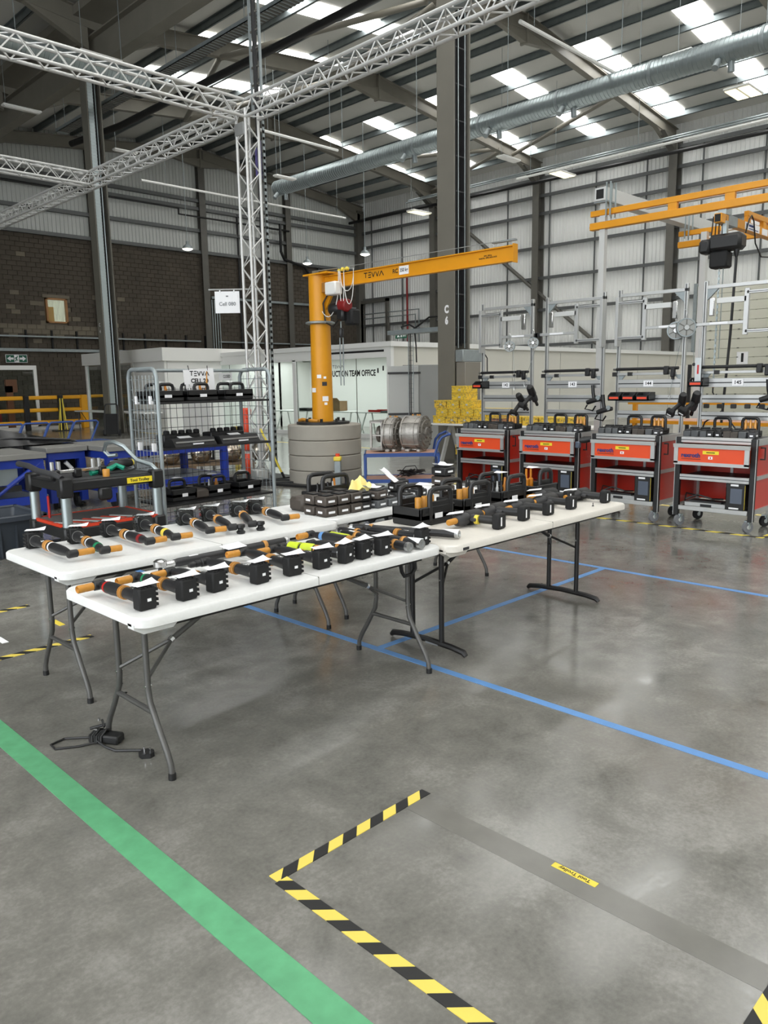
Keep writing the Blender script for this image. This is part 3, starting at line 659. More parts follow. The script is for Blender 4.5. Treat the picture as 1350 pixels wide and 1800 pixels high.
for z in (.9, 1.82): part(pc, 'strap', 'charcoal', G().bb(-.06, -.03, -.1, .65, z, z+.045))
lc = root('ladder_conduit', 'narrow wire cable ladder hanging down from the grey cable tray', 'cable ladder', (12.42, 11.5, 0))
g = G().cyl((-.02, -.06, .9), (-.02, -.06, 2.66), .008, 5).cyl((-.02, .08, .9), (-.02, .08, 2.66), .008, 5)
for i in range(17): g.cyl((-.02, -.06, 1+i*.1), (-.02, .08, 1+i*.1), .004, 4)
part(lc, 'ladder', 'galv_dull', g); part(lc, 'cable', 'black', G().cyl((-.03, 0, .9), (-.03, 0, 2.66), .012, 5).cyl((-.03, .04, .9), (-.03, .04, 2.66), .01, 5).tube([(-.03, -.12, 2.7), (-.03, -.16, 2.4), (-.03, -.17, 2.05)], .016, 5))
# ---------------------------------------------------------------- boxes on table beside C6
yt = root('folding_table', 'white topped table behind the engine cart carrying yellow boxes', 'table', (12.0, 9.1, 0), 0)
part(yt, 'tabletop', 'white_panel', G().bb(-.4, .4, -2.4, 1.15, .78, .82, b=.008))
for y in (-2.2, .95):
    part(yt, 'leg_frame', 'cabinet_light', G().prism([(-.06, .78), (.06, .78), (.36, 0), (.27, 0), (0, .7), (-.27, 0), (-.36, 0)], y-.02, y+.02, 'y'))
def ybox(x, y, z, sx, sy, sz, mt, label, rz=0.):
    o = root('carton', label, 'box', (x, y, z), rz, 'yellow printed cartons by the C 6 column')
    part(o, 'carton_body', mt, G().box((0, 0, sz/2), (sx, sy, sz), b=.006)); part(o, 'lid_edge', 'box_yellow', G().box((0, 0, sz-.012), (sx+.008, sy+.008, .02), b=.003))
    part(o, 'carton_label', 'cabinet_light', G().box((-sx/2-.002, -.02, sz*.45), (.004, sy*.16, sz*.2))); return o
rows = [(0, [(1.0, 'leftmost'), (.68, 'second from left'), (.36, 'third from left'), (.04, 'fourth from left'), (-.28, 'fifth from left')]),
        (1, [(1.0, 'leftmost'), (.68, 'second from left'), (.36, 'third from left'), (.04, 'fourth from left'), (-.28, 'fifth from left')]), (2, [(1.0, 'leftmost'), (.68, 'second from left'), (.34, 'third from left')])]
nm = {0: 'bottom', 1: 'second', 2: 'third'}
for r, cs in rows:
    for y, w in cs: ybox(11.88+.02*r, 9.1+y-.06*(r == 1), .82+r*.15, .4, .3, .148, 'box_yellow' if (r+int(y*10)) % 3 else 'box_yellow_b', 'yellow carton %s in the %s layer by the C 6 column' % (w, nm[r]))
for k in range(2): ybox(11.9, 9.62, 1.27+k*.14, .36, .36, .138, 'box_yellow', 'yellow carton %s of the two crowning the pile' % ('upper' if k else 'lower'))
for k in range(4):
    ybox(11.95, 8.35-k*.36, .82, .4, .32, .16, 'box_yellow_b' if k % 2 else 'box_yellow', 'low yellow carton %s of four behind the left trolleys' % ('first', 'second', 'third', 'fourth')[k])
ybox(11.72, 8.62, .82, .3, .3, .15, 'box_brown', 'brown patterned carton at the right end of the yellow pile')
ybox(12.0, 9.6, .2, .4, .34, .2, 'box_yellow', 'yellow carton stored below the white table')
# ---------------------------------------------------------------- far left barrier
br = root('safety_barrier', 'yellow three rail safety barrier with black posts at far left', 'barrier', (9, 31.4, 0))
for z in (.3, .78, 1.27): part(br, 'rail', 'barrier_yellow', G().box((2.45, 0, z), (4.9, .1, .15), b=.03))
for x in (2.62, 4.08-.12): part(br, 'post', 'black', G().box((x, -.08, .68), (.2, .14, 1.36), b=.02))
part(br, 'end_post', 'barrier_yellow', G().box((4.95, 0, .68), (.26, .26, 1.36), b=.03)); part(br, 'short_rail', 'barrier_yellow', G().box((5.5, 0, 1.29), (.9, .08, .12), b=.03))
part(br, 'kerb', 'white_panel', G().box((2.4, .5, .06), (6, .2, .12)))
rs = solo('rusty_bracket', 'rust brown upright bracket standing above the yellow barrier', 'bracket', 'brown_rust', G().bb(-.12, .12, -.08, .08, 0, 1.75).bb(-.12, .3, -.08, .08, 1.5, 2.0), (11.3, 32.1, 0))
ft = root('folding_table', 'long white folding table in front of the cabin windows at far left', 'table', (13.15, 27.1, 0))
part(ft, 'tabletop', 'table_white', G().bb(-.35, .35, -2.9, 2.6, .72, .77, b=.01))
for y in (-2.6, -.4, .2, 2.3):
    for sx in (-1, 1): part(ft, 'leg', 'leg_black', G().tube([(sx*.3, y, .72), (sx*.3, y+.05, .4), (sx*.3, y, 0)], .018, 6))
    part(ft, 'brace', 'leg_black', G().cyl((0, y, .35), (0, y+.5, .7), .015, 6))
ht = root('hand_truck', 'black hand truck leaning near the far white table', 'hand truck', (11.9, 24.9, 0), -.75)
part(ht, 'frame', 'black', G().tube([(-.22, .12, .05), (-.22, .3, 1.0), (-.17, .32, 1.07), (.17, .32, 1.07), (.22, .3, 1.0), (.22, .12, .05)], .025, 8))
part(ht, 'plate', 'black_matt', G().add([(-.2, .13, .06), (.2, .13, .06), (.2, .28, .75), (-.2, .28, .75), (-.2, .1, .06), (.2, .1, .06), (.2, .25, .75), (-.2, .25, .75)], [(0, 1, 2, 3), (7, 6, 5, 4), (0, 4, 5, 1), (2, 6, 7, 3), (1, 5, 6, 2), (0, 3, 7, 4)]))
part(ht, 'toe_plate', 'black', G().bb(-.22, .22, -.15, .12, 0, .02))
for sx in (-1, 1): part(ht, 'wheel', 'rubber', G().cyl((sx*.22, .2, .11), (sx*.28, .2, .11), .11, 14))
ys = root('cable_stand', 'slim yellow folding sign stand beside the barrier end post', 'stand', (12.45, 30.0, 0))
for sx in (-1, 1): part(ys, 'leg', 'hazard_yellow', G().tube([(sx*.12, -.1, 0), (sx*.05, 0, 1.1), (sx*.05, 0, 1.25)], .025, 6)); part(ys, 'rear_leg', 'hazard_yellow', G().cyl((sx*.12, .15, 0), (sx*.05, 0, 1.05), .02, 6))
part(ys, 'foot_plate', 'black', G().bb(-.35, .35, -.2, .25, 0, .03))
# ---------------------------------------------------------------- blue benches
def bench(name, label, x, y, w, d, h=.85, door=None):
    o = root(name, label, 'workbench', (x, y, 0), 0, 'blue framed steel benches at far left')
    part(o, 'bench_top', 'bench_top', G().bb(-w/2, w/2, -d/2, d/2, h-.07, h, b=.006)); part(o, 'top_frame', 'blue_frame', G().bb(-w/2+.03, w/2-.03, -d/2+.03, d/2-.03, h-.17, h-.07))
    for sx in (-1, 1):
        for sy in (-1, 1): part(o, 'leg', 'blue_frame', G().box((sx*(w/2-.07), sy*(d/2-.07), (h-.17)/2+.05), (.09, .09, h-.27)))
    part(o, 'lower_frame', 'blue_frame', G().bb(-w/2+.05, w/2-.05, -d/2+.03, -d/2+.1, .22, .32).bb(-w/2+.05, w/2-.05, d/2-.1, d/2-.03, .22, .32).bb(w/2-.1, w/2-.03, -d/2+.05, d/2-.05, .22, .32).bb(-w/2+.03, -w/2+.1, -d/2+.05, d/2-.05, .22, .32))
    part(o, 'foot_shelf', 'bench_panel', G().bb(-w/2+.08, w/2-.08, -d/2+.08, d/2-.08, .3, .32))
    for sx in (-1, 1):
        for sy in (-1, 1):
            part(o, 'caster', 'rubber', G().cyl((sx*(w/2-.14)-.02, sy*(d/2-.14), .09), (sx*(w/2-.14)+.02, sy*(d/2-.14), .09), .08, 14).bb(sx*(w/2-.14)-.035, sx*(w/2-.14)+.035, sy*(d/2-.14)-.03, sy*(d/2-.14)+.03, .1, .2))
    if door: part(o, 'cupboard_door', 'bench_panel', G().bb(door[0], door[1], -d/2+.005, -d/2+.03, .3, h-.19, b=.005), label='grey cupboard door')
    return o
b1 = bench('steel_bench', 'blue framed bench with grey top nearest the grey bin', 3.2, 10.35, 1.15, 1.35, door=(-.5, -.05))
part(b1, 'brace', 'blue_frame', G().tube([(-.15, -.62, .28), (.5, -.62, .72)], .028, 8)); part(b1, 'wire_basket', 'galv', G().bb(-.02, .24, -.6, -.59, .48, .7)); part(b1, 'power_strip', 'black', G().bb(0, .26, -.64, -.6, .4, .47))
b2 = bench('steel_bench', 'blue framed bench with grey top second from the grey bin', 3.45, 11.5, 1.15, .8, h=.86)
b3 = bench('steel_bench', 'blue bench of open bays holding white pipework beside the cage trolley', 4.32, 10.85, .56, 1.0)
part(b3, 'bay_lining', 'black_matt', G().bb(-.2, .2, -.25, -.23, .3, .68)); part(b3, 'white_pipe', 'white_frame', G().tube([(-.15, -.38, .66), (-.08, -.38, .5), (.02, -.36, .36)], .035, 8).tube([(.0, -.4, .64), (.08, -.4, .55), (.02, -.4, .45)], .03, 8))
b4 = bench('steel_bench', 'long blue bench with grey top behind the tool trolley', 5.6, 10.5, 1.96, 1.3, h=.85, door=(-.92, -.3))
part(b4, 'hinge', 'cabinet_light', G().bb(-.95, -.9, -.66, -.645, .5, .58))
bc = root('hoop_cart', 'blue cart with bent tube hoops standing behind the blue benches', 'cart', (6.0, 15.2, 0))
part(bc, 'deck', 'blue_cart', G().bb(-1.5, 1.2, -.4, .4, .5, .58))
for k in range(4): part(bc, 'hoop', 'blue_cart', G().tube([(-1.25+k*.48, -.35, .58), (-1.08+k*.48, -.35, .95), (-1.02+k*.48, -.35, .99), (-.62+k*.48, -.35, .99), (-.58+k*.48, -.35, .95), (-.76+k*.48, -.35, .58)], .02, 8))
for sx in (-1.3, 1.0): part(bc, 'caster', 'rubber', G().cyl((sx-.03, -.2, .12), (sx+.03, -.2, .12), .12, 12).bb(sx-.04, sx+.04, -.24, -.16, .15, .5))
bp_ = root('vehicle_panel', 'sweeping black moulded vehicle panel lying on the blue benches', 'panel', (3.95, 11.2, .872))
g = G()
n = 10
for i in range(n+1):
    t = i/n; x = -1.0+1.75*t; h = .4*(1-t)**1.2+.02
    g.v += [(x, -.42+.1*t, .0), (x, -.2, h), (x, .25, h*.8), (x, .4, 0)]
for i in range(n):
    for k in range(3): g.f.append((i*4+k, i*4+4+k, i*4+5+k, i*4+k+1))
    g.f.append((i*4, i*4+3, i*4+7, i*4+4))
g.f += [(0, 1, 2, 3), (n*4+3, n*4+2, n*4+1, n*4)]
part(bp_, 'shell', 'black_gloss', g); part(bp_, 'lip', 'charcoal', G().tube([(-.6, -.3, .1), (0, -.28, .1), (.7, -.2, .03)], .015, 6))
qd = root('cable_reel', 'bundle of black and grey hardware with yellow cap above the black panel', 'machine', (3.75, 12.95, .9))
part(qd, 'hub', 'hazard_yellow', G().box((-.2, 0, .28), (.26, .2, .14), b=.04)); part(qd, 'grey_wing', 'pack_grey', G().prism([(-.05, .1), (.25, .16), (.3, .3), (.1, .4), (-.05, .3)], -.06, .06, 'y'))
part(qd, 'bar', 'black', G().tube([(-.35, 0, .42), (0, 0, .4), (.25, 0, .5)], .03, 8).tube([(-.1, 0, .4), (.02, 0, .25), (.1, 0, 0)], .04, 8)); part(qd, 'base_block', 'black_matt', G().box((-.1, 0, .1), (.5, .3, .2), b=.03))
# grey bin
bn = root('plastic_bin', 'dark grey ribbed plastic bin on the floor at the left edge', 'bin', (2.6, 8.1, 0), 0)
def frus(a, b, z0, z1, t=.015):
    g = G(); A = rrect(-a[0], a[0], -a[1], a[1], .04, 3); B = rrect(-b[0], b[0], -b[1], b[1], .04, 3); n = len(A)
    g.v = [(x, y, z0) for x, y in A]+[(x, y, z1) for x, y in B]+[(x*.95, y*.95, z1) for x, y in B]+[(x*.94, y*.94, z0+.02) for x, y in A]
    for i in range(n):
        j = (i+1) % n; g.f += [(i, j, n+j, n+i), (n+i, n+j, 2*n+j, 2*n+i), (2*n+i, 2*n+j, 3*n+j, 3*n+i)]
    g.f += [tuple(range(n))[::-1], tuple(range(3*n, 4*n))]; return g
part(bn, 'tub', 'bin_grey', frus((.26, .3), (.33, .38), 0, .4)); part(bn, 'rim', 'bin_grey', G().bb(-.36, .36, -.41, -.36, .36, .42, b=.01).bb(-.36, .36, .36, .41, .36, .42, b=.01).bb(-.36, -.31, -.41, .41, .36, .42, b=.01).bb(.31, .36, -.41, .41, .36, .42, b=.01))
for i in range(4): part(bn, 'rib', 'bin_grey', G().bb(-.24+i*.15, -.225+i*.15, -.365, -.31, .02, .36))
for i in range(4): part(bn, 'rib', 'bin_grey', G().bb(-.325, -.28, -.24+i*.15, -.225+i*.15, .02, .36))
# ---------------------------------------------------------------- black tool trolley
tt = root('tool_trolley', 'black two tier trolley with red edged lower deck left of the wire cage', 'trolley', (3.06, 6.78, 0))
part(tt, 'top_deck', 'black', G().bb(-.46, .46, -.38, .38, .77, .85, b=.01)); part(tt, 'deck_mat', 'charcoal', G().bb(-.41, .41, -.33, .33, .85, .856))
part(tt, 'middle_deck', 'black', G().bb(-.46, .46, -.38, .38, .36, .45, b=.01)); part(tt, 'red_edge', 'red_edge', G().bb(-.44, .44, -.375, -.345, .45, .475).bb(-.44, .44, .345, .375, .45, .475).bb(-.44, -.415, -.36, .36, .45, .475).bb(.415, .44, -.36, .36, .45, .475))
part(tt, 'tray_mat', 'tray_mat', G().bb(-.41, .41, -.34, .34, .45, .47)); part(tt, 'bottom_deck', 'black', G().bb(-.46, .46, -.38, .38, .16, .24, b=.01))
for i in range(7): part(tt, 'tray_slot', 'red_edge' if i % 2 else 'cabinet_light', G().box((0, 0, 0), (.03, .26, .006), TR(-.36+i*.085, -.18, .473, .5)))
for sx in (-1, 1):
    for sy in (-1, 1):
        part(tt, 'post', 'galv', G().cyl((sx*.42, sy*.34, .24), (sx*.42, sy*.34, .78), .042, 16), smooth=True)
        part(tt, 'corner_block', 'black', G().box((sx*.42, sy*.34, .8), (.11, .11, .17), b=.015)); part(tt, 'lower_block', 'black', G().box((sx*.42, sy*.34, .4), (.11, .11, .13), b=.015))
        c = part(tt, 'caster', 'black', G().bb(sx*.4-.03, sx*.4+.03, sy*.3-.02, sy*.3+.02, .1, .17))
        part(c, 'caster_wheel', 'caster_grey', G().cyl((sx*.4-.02, sy*.3, .075), (sx*.4+.02, sy*.3, .075), .075, 16))
part(tt, 'push_handle', 'charcoal', G().tube([(-.44, -.34, .88), (-.46, -.26, .91), (-.5, 0, .93), (-.5, .2, .96), (-.52, .38, .97)], .026, 10), label='black moulded push handle')
part(tt, 'tube_handle', 'galv', G().tube([(.44, -.34, .87), (.42, -.28, .92), (.4, -.05, .95), (.34, .08, 1.08), (.3, .2, 1.12), (.3, .36, 1.1), (.34, .5, 1.02), (.36, .44, .97), (.4, .36, .98)], .02, 10), label='bent silver tube handle')
part(tt, 'label', 'yellow_label', G().bb(.12, .36, -.384, -.38, .785, .835)); text(tt, 'Tool Trolley', .036, 'ink', FY(.24, -.385, .81))
part(tt, 'hook', 'black', G().box((-.08, -.36, .72), (.12, .06, .12), b=.02))
fx = root('clamp_fixture', 'silver clamp bar with black clamps on the black trolley top', 'clamp', (2.85, 6.66, .856), .1)
part(fx, 'bar', 'chrome', G().box((0, 0, .06), (.5, .03, .03), b=.005)); 
for x in (-.22, -.16, .16, .22): part(fx, 'peg', 'alu', G().cyl((x, .01, .04), (x, .01, .15), .017, 10))
for x in (-.2, 0, .24): part(fx, 'clamp', 'black', G().box((x, 0, .04), (.07, .06, .08), b=.01))
solo('strap', 'teal webbing strap lying on the black trolley top', 'strap', 'teal', G().tube([(-.14, 0, .02), (-.05, .03, .03), (.05, -.01, .05), (.12, .03, .07), (.17, -.02, .04)], .022, 6), (3.12, 6.68, .856))
solo('socket', 'orange socket standing on the front edge of the black trolley top', 'socket', 'orange_rubber', G().lathe([(0, .03), (.06, .032), (.065, .028)], n=12), (3.04, 6.5, .856))
wr_ = root('power_tool', 'black corded tool with yellow band on the black trolley top', 'power tool', (3.35, 6.78, .856))
part(wr_, 'tool_body', 'black', G().lathe([(0, .02), (.05, .045), (.2, .045), (.3, .03)], (-.16, 0, .05), (1, .3, .06), 12)); part(wr_, 'band', 'hazard_yellow', G().lathe([(0, .032), (.015, .032)], (.11, .08, .066), (1, .3, .06), 12))
part(wr_, 'cable', 'black', G().tube([(-.14, 0, .05), (-.28, -.1, .03), (-.3, -.2, .02), (-.1, -.24, .02), (.05, -.12, .03), (.1, 0, .05)], .007, 6).tube([(-.4, -.05, .03), (-.2, -.02, .06), (.05, -.04, .03)], .006, 6))
bt = root('parts_bottle', 'clear small bottle and red capped pen on the trolley middle deck', 'bottle', (2.86, 7.0, .47)); part(bt, 'bottle_body', 'cabinet_light', G().lathe([(0, .03), (.1, .03), (.12, .012), (.15, .012)], n=10)); part(bt, 'pen', 'red', G().cyl((-.14, .02, 0), (-.14, .02, .2), .012, 6)); bt['label'] = 'clear small bottle on the trolley middle deck'
tb = solo('gas_cylinder', 'grey horizontal cylinder behind the left white table', 'cylinder', 'pack_grey', G().lathe([(0, .02), (.02, .07), (.5, .07), (.52, .02)], (-.26, 0, .07), (1, 0, 0), 18), (3.05, 6.75, .24))
# ---------------------------------------------------------------- wire cage trolley
cg = root('cage_trolley', 'grey wire roll cage with three black shelves of tools', 'roll cage', (3.75, 6.8, 0))
CW, CD = 1.34, .56
def uframe(x): return G().tube([(x, 0, .16), (x, 0, 1.72), (x, .03, 1.78), (x, .08, 1.8), (x, CD-.08, 1.8), (x, CD-.03, 1.78), (x, CD, 1.72), (x, CD, .16)], .021, 10)
part(cg, 'side_frame', 'galv_dull', uframe(0)); part(cg, 'side_frame', 'galv_dull', uframe(CW)); part(cg, 'top_rail', 'galv_dull', G().cyl((0, CD*.7, 1.79), (CW, CD*.7, 1.79), .017, 8))
def wires(x=None, y=None, z0=.2, z1=1.74):
    g = G(); nv = 8 if x is not None else 18; L = CD if x is not None else CW
    for i in range(1, nv):
        t = L*i/nv; p = (x, t) if x is not None else (t, y); g.cyl((*p, z0), (*p, z1), .003, 4)
    k = int((z1-z0)/.1)
    for i in range(k+1):
        z = z0+i*.1; g.cyl(*((((x, 0, z), (x, CD, z))) if x is not None else ((0, y, z), (CW, y, z))), .003, 4)
    return g
part(cg, 'side_mesh', 'galv_dull', wires(x=0.), kind='stuff'); part(cg, 'side_mesh', 'galv_dull', wires(x=CW), kind='stuff'); part(cg, 'back_mesh', 'charcoal', wires(y=CD, z1=1.62), kind='stuff')
for z in (.47, 1.03, 1.48): part(cg, 'shelf', 'black', G().bb(.02, CW-.02, 0, CD-.02, z-.02, z))
for z in (1.0, 1.46):
    for y in (.14, .42): part(cg, 'shelf_hook', 'paper', G().bb(-.012, .02, y-.02, y+.02, z, z+.08))
part(cg, 'base_frame', 'galv_dull', G().bb(0, CW, 0, CD, .15, .19))
for x in (.1, CW-.1):
    for y in (.08, CD-.08):
        c = part(cg, 'caster', 'galv', G().bb(x-.03, x+.03, y-.025, y+.025, .09, .15)); part(c, 'caster_wheel', 'rubber', G().cyl((x-.018, y, .065), (x+.018, y, .065), .065, 14))
sg = root('paper_sign', 'white paper sign lettered TEVVA CELL 20 hung on the roll cage', 'sign', (4.42, 7.12, 1.67))
part(sg, 'sheet', 'paper', G().box((0, 0, 0), (.36, .004, .27), TR(0, 0, 0, 0, 0, -.06)))
logo(sg, .23, .045, 'ink', FY(0, -.004, .088)); text(sg, 'CELL 20', .06, 'ink', FY(.0, -.004, .012), bold=.035); text(sg, 'SUB-ASSY', .06, 'ink', FY(-.02, -.004, -.085), bold=.035); part(sg, 'cable_tie', 'ink', G().cyl((-.12, 0, .12), (-.13, 0, .17), .004, 5).cyl((.1, 0, .12), (.1, 0, .17), .004, 5))
# ================================================================ JIB CRANE
cb = root('concrete_pedestal', 'four stacked pale concrete rings carrying the yellow jib crane', 'pedestal', (8.38, 9.75, 0))
for i in range(4): part(cb, 'concrete_ring', 'concrete_ring', G().lathe([(.0, .59), (.012, .605), (.225, .605), (.24, .59)], (0, 0, i*.245), n=40))
part(cb, 'base_mat', 'black', G().box((0, 0, .02), (1.5, 1.5, .04), TR(0, 0, 0, .2), b=.01))
sw = root('crane_switch', 'grey isolator box with yellow plate and red knob fixed on the concrete rings', 'switch', (8.06, 9.08, 0))
part(sw, 'switch_post', 'galv_dull', G().box((0, 0, .22), (.13, .1, .42), TR(0, 0, 0, .7), b=.01)); part(sw, 'yellow_plate', 'hazard_yellow', G().box((0, 0, .46), (.15, .12, .07), TR(0, 0, 0, .7), b=.015)); part(sw, 'knob', 'red_orange', G().cyl((0, 0, .49), (0, 0, .54), .035))
jc = root('jib_crane', 'yellow pillar jib crane with long arm lettered TEVVA and 350 kg plate', 'crane', (8.38, 9.78, .98))
part(jc, 'base_ring', 'black', G().lathe([(0, .44), (.035, .44), (.04, .4), (.04, .2)], n=32)); part(jc, 'pillar', 'crane_yellow', G().lathe([(.04, .175), (1.62, .165)], n=28)); part(jc, 'upper_pillar', 'crane_yellow', G().lathe([(1.63, .172), (2.36, .172)], n=28))
part(jc, 'slewing_flange', 'galv_dull', G().lathe([(1.6, .2), (1.615, .24), (1.635, .24), (1.65, .2)], n=28)); part(jc, 'top_plate', 'crane_yellow', G().bb(-.18, .18, -.4, .19, 2.36, 2.385))
g = G()
for k in range(8): a = k*PI/4; g.cyl((.34*math.cos(a), .34*math.sin(a), .03), (.34*math.cos(a), .34*math.sin(a), .09), .025, 6)
part(jc, 'bolt', 'black', g)
part(jc, 'chain_heap', 'orange_rubber', G().tube([(-.3, .25, .06), (-.33, .12, .08), (-.3, .0, .06), (-.34, -.1, .07), (-.28, -.2, .06)], .028, 6))
part(jc, 'arm', 'crane_yellow', G().bb(-.045, .045, -3.82, -.1, 2.33, 2.345).bb(-.045, .045, -3.82, -.1, 2.145, 2.16).bb(-.006, .006, -3.82, -.1, 2.16, 2.33).bb(-.05, .05, -3.83, -3.82, 2.13, 2.36), smooth=False)
part(jc, 'gusset', 'crane_yellow', G().prism([(-.15, 2.35), (-.65, 2.15), (-.4, 2.15), (-.15, 1.8)], -.02, .02, 'x'))
lg = logo(jc, .42, .07, 'ink', FX(-.009, -1.27, 2.255))
text(jc, 'RC', .085, 'ink', FX(-.009, -1.72, 2.25)); part(jc, 'load_plate', 'paper', G().bb(-.012, -.008, -1.99, -1.8, 2.19, 2.31)); text(jc, '350 kg', .068, 'ink', FX(-.013, -1.895, 2.25), sx=.85)
text(jc, 'SWL 350 kg\nSerial No. 0702-3430-10-03', .026, 'ink', FX(-.009, -3.4, 2.25))
part(jc, 'tie_wire', 'galv_dull', G().cyl((0, .1, 2.44), (0, -3.6, 2.42), .005, 5)); part(jc, 'end_bracket', 'galv_dull', G().box((.05, -3.62, 2.42), (.06, .36, .02)))
part(jc, 'wire_bracket', 'galv', G().bb(-.1, -.09, -.1, .05, 2.4, 2.42).cyl((-.05, .1, 2.44), (-.05, -.6, 2.42), .01, 6).cyl((.03, .1, 2.42), (.03, -.5, 2.4), .01, 6))
part(jc, 'name_plate', 'paper', G().box((-.173, 0, .55), (.004, .09, .07)))
for k, (a, z, s, mt) in enumerate(((3.75, .72, .07, 'paper'), (4.3, .7, .045, 'paper'), (4.25, .6, .08, 'charcoal'), (4.3, .36, .1, 'paper'), (4.33, .28, .05, 'paper'))):
    part(jc, 'sticker', mt, G().box((0, 0, 0), (.004, s, s*.8), TR(.172*math.cos(a), .172*math.sin(a), z+.05, a)))
ho = root('chain_hoist', 'white and black electric chain hoist with red motor hanging at the crane pillar', 'hoist', (8.38, 9.3, 2.6))
part(ho, 'control_box', 'white_panel', G().box((-.1, .02, .5), (.16, .26, .2), b=.02)); part(ho, 'trolley', 'copper', G().box((-.03, .24, .54), (.14, .14, .16), b=.01)); part(ho, 'motor', 'black', G().lathe([(0, .07), (.03, .1), (.2, .1), (.24, .07)], (0, .2, .2), (0, -1, 0), 14))
part(ho, 'red_drum', 'dark_red', G().lathe([(0, .08), (.02, .1), (.16, .1), (.18, .08)], (0, -.03, .25), (0, -1, -.1), 14)); part(ho, 'hoist_body', 'black', G().box((0, -.06, .1), (.14, .16, .2), b=.03)); part(ho, 'chain_bag', 'black_matt', G().box((.12, -.16, .06), (.2, .2, .25), b=.03))
part(ho, 'chain', 'galv', G().cyl((0, -.02, .1), (0, -.02, -.1), .01, 6)); part(ho, 'hook', 'black', G().lathe([(0, .03), (.04, .045), (.12, .045), (.15, .02)], (0, -.02, -.25), n=12)); part(ho, 'pendant_cable', 'galv_dull', G().cyl((-.01, .0, -.25), (-.01, .0, -1.0), .01, 6).cyl((.03, -.03, -.25), (.03, -.03, -1.0), .01, 6))
part(ho, 'cable_carrier', 'hazard_yellow', G().box((-.02, -.12, .78), (.08, .06, .06), b=.02).box((-.02, -.22, .78), (.08, .05, .06), b=.02).box((-.02, -.03, .77), (.06, .05, .06), b=.02))
def loop(x0, x1, z0, dz, y=-.08): return [(-.06+y*.2, x0+(x1-x0)*(1-math.cos(PI*i/12))/2, z0-dz*math.sin(PI*i/12)**.8) for i in range(13)]
part(ho, 'festoon_cable', 'white_panel', G().tube(loop(.45, -.08, .76, .68), .007, 6).tube(loop(-.1, -.2, .76, .55), .006, 6).tube(loop(-.2, -.42, .76, .52), .006, 6).tube(loop(-.12, -.42, .74, .3), .006, 6))
part(ho, 'black_cable', 'black', G().tube([(-.05, .2, .45), (-.08, .3, .3), (-.06, .28, .0), (-.05, .1, -.08), (-.04, -.05, .05)], .014, 6))
# ================================================================ GANTRY (yellow rails on white posts)
ga = root('gantry_frame', 'white box section gantry posts with yellow double rail tracks at right', 'gantry', (10, 0, 0))
part(ga, 'post', 'alu_white', G().bb(-.04, .04, 5.6, 5.68, 0, 4.0)); part(ga, 'post', 'alu_white', G().bb(2.31, 2.4, 5.18, 5.27, 0, 3.85)); part(ga, 'post_cap', 'galv_dull', G().bb(-.1, .1, 5.54, 5.74, 4.0, 4.02))
g = G().bb(-.12, 3.9, 5.56, 5.72, 4.02, 4.19)
part(ga, 'cross_beam', 'alu_white', g); part(ga, 'beam_mouth', 'black_matt', G().bb(-.124, -.118, 5.585, 5.695, 4.045, 4.165))
for xr, y1, zo in ((-.02, 5.82, 0), (2.45, 5.68, .01)):
    part(ga, 'upper_track', 'rail_yellow', G().bb(xr-.03, xr+.03, .5, y1, 3.84+zo, 3.915+zo, b=.004)); part(ga, 'lower_track', 'rail_yellow', G().bb(xr-.045, xr+.045, .5, y1, 3.66+zo, 3.755+zo, b=.006))
    part(ga, 'track_end', 'orange_rubber', G().cyl((xr, y1+.01, 3.705+zo), (xr, y1, 3.705+zo), .03, 10))
    for i in range(6): part(ga, 'track_spacer', 'rail_yellow', G().bb(xr-.025, xr+.025, 4.2-i*.72-.06+(.45 if xr < 1 else .9), 4.2-i*.72+.06+(.45 if xr < 1 else .9), 3.75+zo, 3.85+zo))
    for y in (5.42, 5.36): part(ga, 'hanger_bolt', 'galv', G().cyl((xr-.07, y+.14, 3.8), (xr-.07, y+.14, 4.25), .012, 6).cyl((xr+.07, y+.14, 3.8), (xr+.07, y+.14, 4.25), .012, 6))
part(ga, 'strip_lamp', 'alu_white', G().bb(.3, .38, 3.2, 5.2, 3.9, 3.95)); part(ga, 'track_sleeve', 'white_panel', G().bb(2.4, 2.5, 3.4, 5.0, 3.84, 3.93))
part(ga, 'wire_duct', 'galv_dull', G().bb(2.2, 2.24, .5, 5.6, 4.33, 4.39)); 
bg_ = root('bridge_girder', 'yellow bridge girder with white maker plate hung below the gantry rails', 'crane bridge', (9.85, 4.02, 0))
part(bg_, 'lower_beam', 'rail_yellow', G().bb(0, 3.2, -.045, .045, 3.49, 3.6, b=.005)); part(bg_, 'upper_beam', 'rail_yellow', G().bb(.9, 3.2, -.03, .03, 3.68, 3.75, b=.005)); part(bg_, 'beam_mouth', 'black_matt', G().bb(-.004, .002, -.035, .035, 3.5, 3.59))
for x in (.95, 1.5, 2.2, 2.9): part(bg_, 'spacer', 'rail_yellow', G().bb(x-.05, x+.05, -.025, .025, 3.6, 3.69))
part(bg_, 'splice', 'galv_dull', G().bb(.22, .5, -.05, .05, 3.485, 3.605)); part(bg_, 'maker_plate', 'paper', G().bb(.75, 1.25, -.052, -.046, 3.5, 3.59)); part(bg_, 'plate_print', 'ink_blue', G().bb(.78, .83, -.0535, -.052, 3.53, 3.575).bb(.87, 1.05, -.0535, -.052, 3.545, 3.57).bb(.87, 1.2, -.0535, -.052, 3.515, 3.525)); part(bg_, 'maker_plate', 'paper', G().bb(1.35, 1.55, -.052, -.046, 3.5, 3.58))
